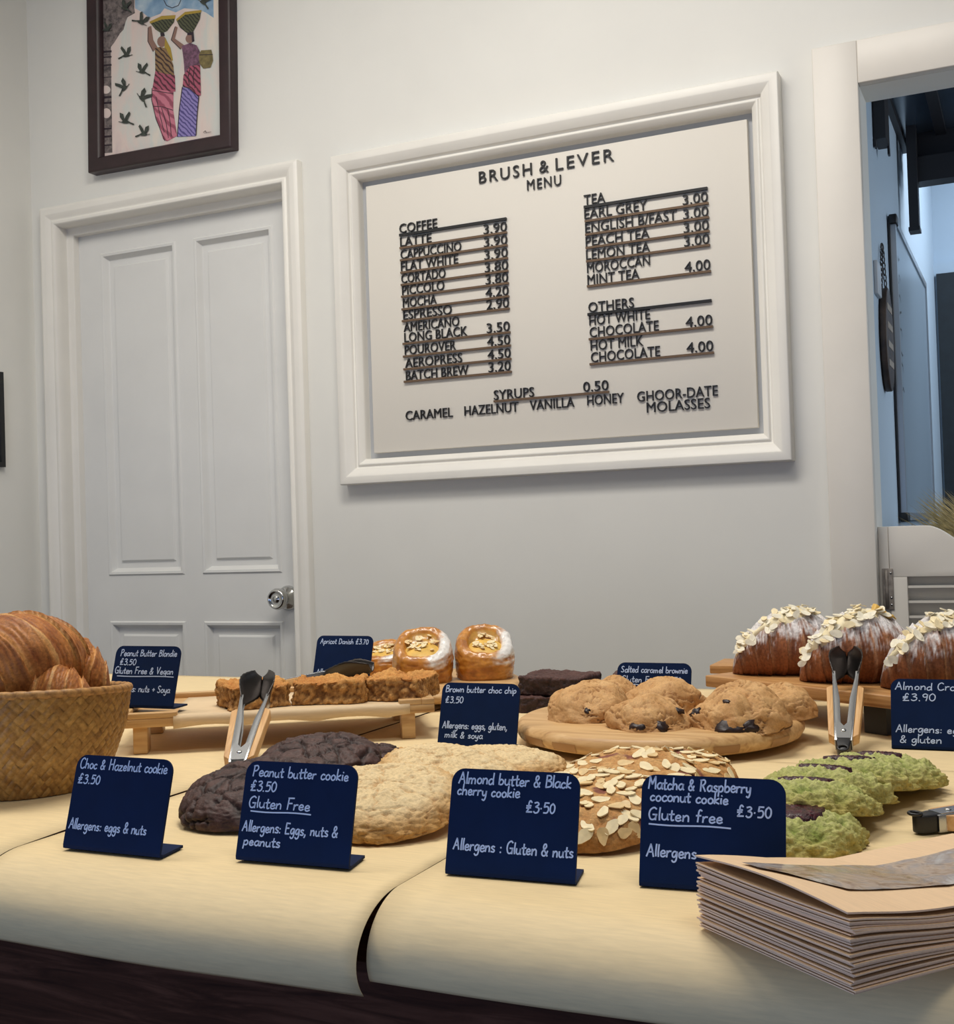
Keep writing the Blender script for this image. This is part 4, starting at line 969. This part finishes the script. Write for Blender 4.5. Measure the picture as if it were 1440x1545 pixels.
# ------------------------------------------------------------------ round boards
rb = thing('round_board', 'round bamboo turntable board carrying the choc chip cookies', 'serving board', (-0.395, 1.310, 0))
vs, fs = lathe([(0.0, 0.8975), (0.148, 0.8975), (0.157, 0.9005), (0.1605, 0.9065), (0.1605, 0.910), (0.158, 0.9155), (0.1535, 0.9182), (0.0, 0.9182)], 128, False)
obj('board_top', vs, fs, WOODL, rb)
vs, fs = lathe([(0.0, T+0.001), (0.075, T+0.001), (0.075, 0.8975), (0.0, 0.8975)], 64, False); obj('turntable_base', vs, fs, BLKPL, rb)
rr = random.Random(9)
for i in range(7):
    a0 = rad(205+i*21+rr.uniform(-4, 4)); a1 = a0+rad(rr.uniform(8, 15)); vs = []
    for k_ in range(7):
        a = a0+(a1-a0)*k_/6
        for r_, z in ((0.1578, 0.9012), (0.1609, 0.9065), (0.1609, 0.9098)): vs.append((r_*cos(a)*1.0006, r_*sin(a)*1.0006, z))
    obj('inlaid_strip', vs, [(k_*3+j, k_*3+3+j, k_*3+4+j, k_*3+1+j) for k_ in range(6) for j in range(2)], flat('bamboo_inlay_%d' % i, ((176, 132, 84), (158, 116, 72))[i % 2], 0.45), rb)

db = thing('round_board', 'round wooden board at the back carrying the apricot danishes', 'serving board', (-0.84, 1.565, 0))
vs, fs = lathe([(0.0, 0.8995), (0.147, 0.8995), (0.155, 0.903), (0.158, 0.908), (0.156, 0.913), (0.151, 0.916), (0.0, 0.916)], 96, False)
obj('board_top', vs, fs, WOODL, db)
for a in range(4):
    vs, fs = lathe([(0.011, T+0.001), (0.012, 0.8995)], 24); obj('foot', vs, fs, BLKPL, db, loc=(0.11*cos(a*pi/2+0.6), 0.11*sin(a*pi/2+0.6), 0))

def y_hint(s, a, R): return R*0.95*sin(a)
def danish(label, loc, rot, seed):
    nr, ns = 70, 150; vs, fs, cs = [], [], []
    def pt(s, a):
        # s 0..0.40 well, 0.40..0.62 crown, 0.62..1 side
        ca, sa = cos(a), sin(a)
        sq = 1/((abs(ca)**3.2+abs(sa)**3.2)**(1/3.2)); R = 0.047*(0.45+0.55*sq)*0.94
        wob = 1+0.05*noise.noise(Vector((ca*1.5+seed, sa*1.5, 2)))
        H = 0.057+0.30*y_hint(s, a, R)
        if s < 0.40: q = s/0.40; r = 0.60*R*q*(0.62*sq**-1+0.38*sq); z = H-0.018+0.014*q**4
        elif s < 0.62: q = (s-0.40)/0.22; r = R*(0.60+0.33*q); z = H-0.004+0.004*sin(q*pi)-0.003*q
        else: q = (s-0.62)/0.38; r = R*(0.93+0.09*sin(min(1, q*1.5)*pi*0.6)-0.07*q*q); z = (H-0.007)*(1-q)
        r *= wob
        x, y = r*ca, r*sa
        n = Vector((ca, sa, 0)) if s > 0.62 else Vector((0, 0, 1))
        X, Y, Z = x*1000, y*1000, z*1000
        lay = fbm(ca*2.0+seed, sa*2.0+Z*0.02, Z*0.16, 4)*1.2
        d = 0.0012*fbm(X*.05+seed, Y*.05, Z*.05)+(0.0011*lay*(1 if s > 0.66 else 0)) + (0.0010*fbm(X*.12, Y*.12, seed) if 0.4 <= s <= 0.66 else 0)
        col = mixc(c8(172, 104, 38), c8(224, 156, 66), 0.5+0.6*fbm(X*.07+seed, Y*.07, Z*.07)+(0.3*lay if s > 0.66 else 0))
        if s < 0.36: col = mixc(col, c8(206, 158, 74), 0.8)
        # icing sugar on one flank
        m = (x*0.9-y*0.28)*1000/40
        su = max(0, min(1, (m-0.36+0.22*fbm(X*.09+seed, Y*.09, Z*.09))*3.6)) * (1 if s > 0.36 else 0) * max(0.0, min(1, (Z-26)/14+0.9*lay))
        col = mixc(col, c8(246, 243, 238), su)
        return Vector((x, y, max(z, 0)))+n*d, col
    p, c_ = pt(0, 0); vs.append(p); cs.append(c_)
    for i in range(1, nr+1):
        for j in range(ns): p, c_ = pt(i/nr, 2*pi*j/ns); p.z = max(p.z, 0); vs.append(p); cs.append(c_)
    for j in range(ns): fs.append((0, 1+j, 1+(j+1) % ns))
    for i in range(nr-1):
        for j in range(ns):
            a, b = 1+i*ns+j, 1+i*ns+(j+1) % ns; fs.append((a, a+ns, b+ns, b))
    fs.append(tuple(range(1+(nr-1)*ns, 1+nr*ns))[::-1])
    o = obj('danish_pastry', vs, fs, M_DAN, None, True, loc, rot); setcol(o, cs)
    tag(o, label, 'pastry', 'apricot danishes')
    vs, fs = lathe([(0.0, 0.0465), (0.012, 0.0462), (0.020, 0.0450), (0.025, 0.042)], 32, False); obj('apricot_filling', vs, fs, M_CUST, o, loc=(0, 0, 0.004), rot=(rad(15), 0, 0))
    r = random.Random(int(seed*9))
    for i in range(26):
        a = r.uniform(0, 6.28); q = 0.023*sqrt(r.random())
        put_flake(FL[r.randrange(3)], o, (q*cos(a), q*sin(a), 0.0520+0.27*q*sin(a)+0.0022*r.random()), (r.uniform(-.5, .5), r.uniform(-.6, .2), 1), r.uniform(0, 6.28), (0, 0), 0.85)
    return o
danish('round glazed danish with sugar on its right side, in front of the other danishes', (-0.826, 1.560, 0.9205), (rad(12), 0, rad(24)), 1.7)
danish('glazed danish at the right end of the back board', (-0.752, 1.617, 0.9205), (rad(11), 0, rad(30)), 5.1)
dn = danish('glazed danish mostly hidden behind the Apricot Danish sign', (-0.935, 1.640, 0.9165), (rad(3), 0, rad(10)), 8.3); dn.scale = (0.85, 0.85, 0.72)

# ------------------------------------------------------------------ boards and almond croissants
cb = thing('serving_board', 'oak plank on blocks carrying the almond croissants', 'serving board', (-0.390, 1.506, 0), (0, 0, rad(-30.9)))
boxes('plank', [(0, 0.295, 0, 0.128, 0.9255, 0.9400)], WOODM, cb, bevel=0.0015)
for x in (0.05, 0.225): boxes('foot_block', [(x, x+0.03, 0.025, 0.105, T+0.001, 0.9255)], DARKMET, cb)
cb2 = thing('serving_board', 'second oak plank lying behind the almond croissants', 'serving board', (-0.418, 1.640, 0))
boxes('plank', [(0, 0.46, 0, 0.085, 0.9255, 0.9375)], WOODM, cb2, bevel=0.0015)
for x in (0.04, 0.38): boxes('foot_block', [(x, x+0.03, 0.02, 0.07, T+0.001, 0.9255)], DARKMET, cb2)

M_CROI = crumb('croissant_crust', 0.5, 0.3, 300, 0.45, 0.0009, 0.24, 0.05)
def croissant(label, loc, rot, L, r0, curve, seed, sugar, pal, group, nfl=0, nb=4.6, twist=0.30):
    nt, ns = 190, 96; vs, fs, cs = [], [], []
    def pt(i, th):
        t = -1+2*i/nt; s = abs(t)
        r = r0*max(0.0, 1-s**2.0)**0.70+0.009*max(0, 1-s**14)
        # overlapping spiral bands: every band starts with a raised lip nearer the middle
        b = s*nb+twist*sin(th+0.6)*(1 if t > 0 else -1)+0.25*noise.noise(Vector((th*0.6, t*3, seed)))
        fr = b-math.floor(b); bi = math.floor(b)
        lip = 0.0046*(fr**0.7) * (1-s**6) if bi >= 0 else 0
        fine = sin(b*26+5*noise.noise(Vector((th*1.3, t*7, seed+2))))*(0.45+0.55*noise.noise(Vector((t*14, th*2, seed+5))))
        d = -lip*1.0+0.0005*fine+0.0012*fbm(t*6+seed, th*1.2, seed, 3)+0.0004*fbm(t*40, th*7, seed)
        rr_ = r+d
        cx_, cy_ = L/2*t*(1-0.06*s*s), -curve*(1-t*t)
        dx, dy = L/2, 2*curve*t; q = sqrt(dx*dx+dy*dy); nx_, ny_ = -dy/q, dx/q
        zz = cos(th); yy = sin(th)
        z = r*0.80+rr_*zz*0.98
        if z < 0.0: z = 0.0
        p = Vector((cx_+nx_*yy*rr_*1.02, cy_+ny_*yy*rr_*1.02, z))
        col = mixc(pal[0], pal[1], 0.45+0.55*fbm(t*7+seed, th*1.6, 3)+0.25*fine)
        col = mixc(col, pal[2], max(0, min(1, (fr-0.72)/0.22))*0.75)
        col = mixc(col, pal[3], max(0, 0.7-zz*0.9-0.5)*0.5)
        if sugar:
            su = max(0, min(1, (zz*1.0+0.50*fbm(t*9+seed, th*3, 8)+0.35*fbm(t*60+seed, th*3, 2)+0.20*fine-sugar)*1.8))
            col = mixc(col, c8(244, 240, 238), su*0.95)
        return p, col
    for i in range(nt+1):
        for j in range(ns):
            p, c_ = pt(i, 2*pi*j/ns); vs.append(p); cs.append(c_)
    for i in range(nt):
        for j in range(ns):
            a, b = i*ns+j, i*ns+(j+1) % ns; fs.append((a, b, b+ns, a+ns))
    fs.append(tuple(range(ns))); fs.append(tuple(range(nt*ns, nt*ns+ns))[::-1])
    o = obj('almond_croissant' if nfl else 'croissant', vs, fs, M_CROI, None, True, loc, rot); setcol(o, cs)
    tag(o, label, 'croissant', group)
    return o, pt
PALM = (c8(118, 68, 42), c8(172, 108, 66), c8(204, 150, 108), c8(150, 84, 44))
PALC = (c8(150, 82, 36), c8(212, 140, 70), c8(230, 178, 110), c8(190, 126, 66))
def almond_croissant(label, loc, rz, seed, L, r0, cream):
    o, pt = croissant(label, loc, (0, 0, rz), L, r0, 0.016, seed, 0.22, PALM, 'almond croissants', 1)
    r = random.Random(int(seed*5)); nt = 190
    # ribbon of almond cream along the crown, then flakes pressed on it
    vs, fs = [], []
    m = 60
    for i in range(m+1):
        q = i/m; ii = 10+q*118; th0 = -1.02+0.92*q
        for j in range(9):
            v = j/8-0.5; wv = (0.55+0.25*sin(q*9+seed))*(0.5+0.5*min(1, q*6, (1-q)*6))
            p, _ = pt(ii, th0+v*wv); pc, _ = pt(ii, th0+v*wv)
            ctr, _ = pt(ii, th0+pi); n = (p-ctr).normalized()
            vs.append(p+n*(0.0052*(1-(2*v)**2)+0.0012*noise.noise(p*260)-0.001))
    for i in range(m):
        for j in range(8): a = i*9+j; fs.append((a, a+1, a+10, a+9))
    obj('almond_cream', vs, fs, flat('pale_almond_cream', (240, 226, 186), 0.55, bump=0.3, bscale=300), o)
    for i in range(58):
        q = r.random()**0.85; ii = 8+q*122; th = -1.02+0.92*q+r.uniform(-0.36, 0.36)
        p, _ = pt(ii, th); ctr, _ = pt(ii, th+pi); n = (p-ctr).normalized()
        put_flake(FS[r.randrange(3)], o, p+n*(0.0038+0.002*r.random()), n+Vector((r.uniform(-.35, .35), r.uniform(-.35, .35), r.uniform(-.2, .3))), r.uniform(0, 6.28), (r.uniform(-.25, .25), r.uniform(-.25, .25)), r.uniform(0.8, 1.15))
    if cream:
        vs, fs = [], []
        for i in range(13):
            q = i/12
            for j in range(10):
                a = 2*pi*j/10; p, _ = pt(100+q*40, -0.45+0.35*sin(q*3)); ctr, _ = pt(100+q*40, -0.45+pi); n = (p-ctr).normalized()
                w_ = 0.0085*sin(pi*min(1, max(0.02, q)))+0.001
                vs.append(p+n*(0.0035+w_*0.6*sin(a))+Vector((0, 1, 0))*w_*1.2*cos(a))
        for i in range(12):
            for j in range(10): a, b = i*10+j, i*10+(j+1) % 10; fs.append((a, b, b+10, a+10))
        obj('custard_drip', vs, fs, M_CUST, o)
    return o
almond_croissant('sugared almond croissant at the left end of the oak plank', (-0.292, 1.560, 0.9405), rad(24), 2.0, 0.158, 0.0375, False)
almond_croissant('sugared almond croissant with yellow custard, behind the wooden tongs', (-0.200, 1.500, 0.9405), rad(22), 5.0, 0.150, 0.0395, True)
almond_croissant('sugared almond croissant cut by the right edge, behind its sign', (-0.100, 1.455, 0.9405), rad(20), 8.0, 0.152, 0.0385, False)

# ------------------------------------------------------------------ woven basket with plain croissants
bk = thing('woven_basket', 'round woven straw basket full of croissants at the left', 'basket', (-0.930, 0.897, 0))
def wall_r(v): return 0.070+0.032*v**0.8+0.004*sin(v*pi)
def rim_z(a): return 0.9855-0.0075*cos(a-rad(115))
k = NT('woven_straw', 0.5, 0, 0.4); at = k.n('ShaderNodeAttribute', attribute_name='col'); vv = k.coords()
mx = k.n('ShaderNodeMixRGB', blend_type='MULTIPLY'); mx.inputs[0].default_value = 1
k.link(at.outputs['Color'], mx.inputs[1]); k.link(k.ramp(k.noise(vv, 260, 4), [(0.3, (200, 196, 190)), (0.7, (255, 255, 255))]), mx.inputs[2]); k.base(mx.outputs[0])
k.bump(k.noise(vv, 500, 3), 0.3, 0.0005); M_STRAW = k.m
nu, nv = 560, 92; cell = 0.0098; vs, fs, cs = [], [], []
NC = 60
for i in range(nv+1):
    v = i/nv
    for j in range(nu):
        a = 2*pi*j/nu; zt = rim_z(a); r = wall_r(v)
        U = NC*j/nu; V = v*0.105/cell
        P_, Q_ = (U+V)*0.5*1.35, (U-V)*0.5*1.35
        P_ = (U+V*0.9); Q_ = (U-V*0.9)
        p_, q_ = P_*0.5, Q_*0.5
        ip, iq = math.floor(p_*2), math.floor(q_*2); fp, fq = p_*2-ip, q_*2-iq
        over = (ip+iq) % 4 < 2
        across, along = (fq, fp) if over else (fp, fq)
        st = (ip if not over else iq)
        hsh = noise.noise(Vector((st*1.7+(0 if over else 50), (ip if over else iq)*0.9, 3)))
        d = 0.0017*sqrt(max(0, 1-(2*across-1)**2))*(0.75+0.25*sin(pi*along))
        r += d*1.25-0.001+0.0012*noise.noise(Vector((cos(a)*3, sin(a)*3, v*4)))
        vs.append((r*cos(a), r*sin(a), T+0.0015+(zt-T-0.0015)*v))
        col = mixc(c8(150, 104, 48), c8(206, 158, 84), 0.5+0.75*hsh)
        col = mixc(col, c8(92, 58, 26), 0.8*max(0, 1-d/0.0007)); cs.append(col)
for i in range(nv):
    for j in range(nu):
        a, b = i*nu+j, i*nu+(j+1) % nu; fs.append((a, b, b+nu, a+nu))
fs.append(tuple(range(nu))[::-1])
o = obj('woven_wall', vs, fs, M_STRAW, bk); setcol(o, cs)
vs, fs, cs = [], [], []
for i in range(25):
    v = i/24
    for j in range(120):
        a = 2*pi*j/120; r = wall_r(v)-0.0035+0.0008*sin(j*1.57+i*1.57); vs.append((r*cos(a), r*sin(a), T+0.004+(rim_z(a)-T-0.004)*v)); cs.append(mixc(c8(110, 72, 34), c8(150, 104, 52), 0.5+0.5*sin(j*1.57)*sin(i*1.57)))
for i in range(24):
    for j in range(120):
        a, b = i*120+j, i*120+(j+1) % 120; fs.append((a, a+120, b+120, b))
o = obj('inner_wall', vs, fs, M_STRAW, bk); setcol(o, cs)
vs, fs, cs = [], [], []
nm = 360
for i in range(nm):
    a = 2*pi*i/nm
    for j in range(14):
        b = 2*pi*j/14; g = (i/nm*44+j/14*0.9) % 1.0; d = 0.0042*(0.80+0.20*sqrt(max(0, 1-(2*g-1)**2)))
        r = 0.1005+d*cos(b)*0.95; vs.append((r*cos(a), r*sin(a), rim_z(a)+0.001+d*sin(b)))
        cs.append(mixc(c8(200, 148, 84), c8(120, 78, 38), max(0, abs(2*g-1)-0.62)*2.2))
for i in range(nm):
    for j in range(14):
        a, b = i*14+j, i*14+(j+1) % 14; c_, d_ = ((i+1) % nm)*14+j, ((i+1) % nm)*14+(j+1) % 14; fs.append((a, c_, d_, b))
o = obj('plaited_rim', vs, fs, M_STRAW, bk); setcol(o, cs)
croissant('large golden croissant lying on top of the basket', (-0.933, 0.896, 0.974), (rad(-4), rad(-14), rad(80)), 0.166, 0.0445, 0.012, 3.3, 0, PALC, 'plain croissants in the basket', 0, 3.6, 0.35)
croissant('golden croissant at the back right of the basket behind the large one', (-0.922, 0.948, 0.976), (rad(-6), rad(10), rad(15)), 0.098, 0.027, 0.012, 6.6, 0, PALC, 'plain croissants in the basket', 0, 3.6, 0.3)
croissant('small croissant end showing low at the right rim of the basket', (-0.890, 0.892, 0.962), (rad(0), rad(14), rad(25)), 0.092, 0.0225, 0.010, 9.4, 0, PALC, 'plain croissants in the basket', 0, 3.6, 0.3)
croissant('golden croissant underneath, filling the bottom of the basket', (-0.952, 0.895, T+0.006), (0, 0, rad(-30)), 0.120, 0.034, 0.012, 12.4, 0, PALC, 'plain croissants in the basket', 0, 3.6, 0.3)

# ------------------------------------------------------------------ serving tongs
def tongs(label, loc, rot, spread=1.0, L=0.235, sc=0.78):
    t = thing('serving_tongs', label, 'tongs', loc, rot, 'metal serving tongs with wooden grips'); t.scale = (sc, sc, sc)
    def hx(y): return 0.0095+0.0075*spread*(y/0.165)
    for s in (-1, 1):
        bm = bmesh.new()
        ys = [0.006, 0.05, 0.10, 0.150, 0.166]
        for lo, hi, z0, z1 in ((0, 0.0013, 0.0, 0.017), (-0.0075, 0.0, 0.0158, 0.017), (-0.0075, 0.0, 0.0, 0.0012)):
            rings = []
            for y in ys:
                tp = 1.0 if y < 0.15 or lo == 0 else 0.45
                a, b = s*(hx(y)+lo*tp), s*(hx(y)+hi)
                rings.append([bm.verts.new(p) for p in ((a, y, z0), (b, y, z0), (b, y, z1), (a, y, z1))])
            for q in range(len(ys)-1):
                for e in range(4): bm.faces.new((rings[q][e], rings[q][(e+1) % 4], rings[q+1][(e+1) % 4], rings[q+1][e]))
            bm.faces.new(rings[0]); bm.faces.new(rings[-1][::-1])
        bmesh.ops.recalc_face_normals(bm, faces=bm.faces)
        arm = bev(bobj('arm', bm, STEEL, t), 0.0004, 2)
        vs, fs = [], []
        n, m = 22, 10
        for i in range(n+1):
            q = i/n; y = 0.160+(L-0.160)*q
            hw = 0.0085+0.0075*sin(min(1, q*1.25)*pi*0.62)-0.0160*max(0, q-0.55)**1.6*2.2
            hw = max(hw, 0.0014)*(1+0.07*abs(sin(q*26)))
            for j in range(m+1):
                v = 2*j/m-1
                x = s*(hx(0.165)+0.001-0.010*q*q*spread-0.0045*v*v*(0.4+0.6*sin(q*pi))+0.75*hw*v*sin(min(1, q*2)*pi/2))
                vs.append((x, y, 0.0085+hw*v))
        for i in range(n):
            for j in range(m): a = i*(m+1)+j; fs.append((a, a+1, a+m+2, a+m+1))
        hd = obj('scoop_head', vs, fs, DKSTEEL, arm); mo = hd.modifiers.new('thick', 'SOLIDIFY'); mo.thickness = 0.0011; mo.offset = 0
        bm = bmesh.new()
        prof = [(0.014, 0.0), (0.020, 0.0075), (0.126, 0.0085), (0.131, 0.002)]
        a0 = [(s*(hx(y)+0.0015), y) for y, _ in prof]; a1 = [(s*(hx(y)+0.0015+e), y) for y, e in prof]
        prism(bm, a0+a1[::-1], 0.0012, 0.0162, 'Z')
        bev(bobj('wooden_grip', bm, WOODT, arm), 0.0014, 3)
    bm = bmesh.new(); prism(bm, [(-0.0092, 0.010), (0.0092, 0.010), (0.0108, 0.046), (0.0060, 0.046), (0.0, 0.036), (-0.0060, 0.046), (-0.0108, 0.046)], 0.0168, 0.0180, 'Z')
    bobj('pivot_plate', bm, STEEL, t)
    vs, fs = lathe([(0.0034, 0), (0.0034, 0.0006), (0.002, 0.0014), (0, 0.0016)], 20, False); obj('rivet', vs, fs, CHROME, t, loc=(0, 0.026, 0.0180))
    bm = bmesh.new(); prism(bm, [(-0.0088, 0.013), (-0.0092, 0.002), (-0.0075, -0.010), (-0.003, -0.0145), (0.003, -0.0145), (0.0075, -0.010), (0.0092, 0.002), (0.0088, 0.013)], 0.0, 0.0176, 'Z')
    bev(bobj('locking_cap', bm, BLKPL, t), 0.002, 3)
    vs, fs = tube([(0.0065*cos(a*pi/8), -0.013+0.0055*sin(a*pi/8), 0.019) for a in range(16)], 0.0016, 8, True); obj('pull_ring', vs, fs, BLKPL, t)
    return t
def lay(hx_, hy, hz_, dx, dy, dz):
    d = Vector((dx, dy, dz)).normalized(); x = d.cross(Vector((0, 0, 1))).normalized(); z = x.cross(d)
    return (hx_, hy, hz_), Matrix((x, d, z)).transposed().to_euler()
p_, e_ = lay(-0.1865, 1.268, 0.893, -0.016, 0.160, 0.084); tongs('wood handled tongs resting against the oak plank, tip up before the almond croissants', p_, e_)
p_, e_ = lay(-0.727, 0.972, 0.898, -0.071, 0.145, 0.074); tongs('wood handled tongs propped on the tray edge before the blondies', p_, e_, 1.25)
p_, e_ = lay(-1.065, 1.430, 0.900, 0.190, 0.03, 0.036); tongs('tongs lying behind the blondies with only a scalloped head showing', p_, e_, 0.7, sc=0.92)
p_, e_ = lay(-0.083, 0.965, 0.8935, 0.17, 0.16, 0.004); tongs('tongs at the right edge, black end showing past the paper bags', p_, e_)

# ------------------------------------------------------------------ stack of paper bags
NB = 26; SPC = 0.0014; BW, BL = 0.125, 0.215
rr = random.Random(12)
BROT = rad(-37.8)
bag_top = None
for i in range(NB):
    f = i/(NB-1); jx, jy, jr = rr.uniform(-0.0016, 0.0016), rr.uniform(-0.0016, 0.0016), rr.uniform(-0.006, 0.006)
    nx, ny = 16, 20; vs, fs, mi = [], [], []
    ph = rr.uniform(0, 6.28); th = rr.choice((0.0007, 0.0009, 0.0010, 0.0011))
    def zf(u, v):
        z = i*SPC
        z += 0.0030*f*(sin(v*5.2+0.12*i)+1)*u*0.8 + 0.0010*f*sin(v*11+0.5*(i//5))*u
        z -= f*min(1, v*2.0)**1.4*(0.010+0.005*(1-u)*(1-0.3*v))
        z += 0.004*f*(1-u)**2*max(0, 1-v*4)
        if i == NB-1: z += 0.0045*sin(pi*u)*max(0, 1-v*1.8)+0.002
        return z
    for lay_ in (0, 1):
        for a in range(ny+1):
            v = a/ny
            for b in range(nx+1):
                u = b/nx
                vs.append((u*BW+jx, v*BL+jy, zf(u, v)+(th if lay_ else 0)))
    n1 = (nx+1)*(ny+1)
    for a in range(ny):
        for b in range(nx):
            q = a*(nx+1)+b
            fs.append((q, q+nx+1, q+nx+2, q+1)); mi.append(0)
            fs.append((n1+q, n1+q+1, n1+q+nx+2, n1+q+nx+1)); mi.append(0)
    def edge(l):
        for a, b in zip(l, l[1:]): fs.append((a, b, n1+b, n1+a)); mi.append(1)
    edge([b for b in range(nx+1)]); edge([a*(nx+1)+nx for a in range(ny+1)]); edge([ny*(nx+1)+b for b in range(nx, -1, -1)]); edge([a*(nx+1) for a in range(ny, -1, -1)])
    o = obj('paper_bag', vs, fs, [BAGP, BAGE], None, False, (-0.1905, 0.700, T+0.0022), (0, 0, BROT+jr), mi)
    if i == NB-1:
        tag(o, 'top brown paper bag of the stack, with a clear window strip, its marbled reflections painted on', 'paper bag', 'brown paper bags in the stack'); bag_top = o
        ws, wf = [], []
        for a in range(25):
            v = 0.03+0.95*a/24
            for b in range(9):
                u = 0.28+0.46*b/8*(1 if a > 2 else 0.25+0.25*a); ws.append((u*BW+jx, v*BL+jy, zf(u, v)+th+0.0011+0.0006*noise.noise(Vector((u*9, v*14, 2)))))
        for a in range(24):
            for b in range(8): q = a*9+b; wf.append((q, q+1, q+10, q+9))
        k = NT('film_painted_reflections', 0.16, 0, 0.6); vv = k.coords((1, 1, 1))
        k.base(k.ramp(k.noise(vv, 26, 3, 0.5, 2.2), [(0.32, (150, 124, 100)), (0.45, (186, 166, 146)), (0.56, (164, 152, 144)), (0.7, (196, 190, 184))])); k.bump(k.noise(vv, 60, 2, 0.5, 1.5), 0.35, 0.002)  # reflections on the clear film, painted in as marbled grey-brown colour
        obj('film_window', ws, wf, k.m, o, True)
    else:
        tag(o, 'one of the brown paper bags under the top bag at the right front corner', 'paper bag', 'brown paper bags in the stack')
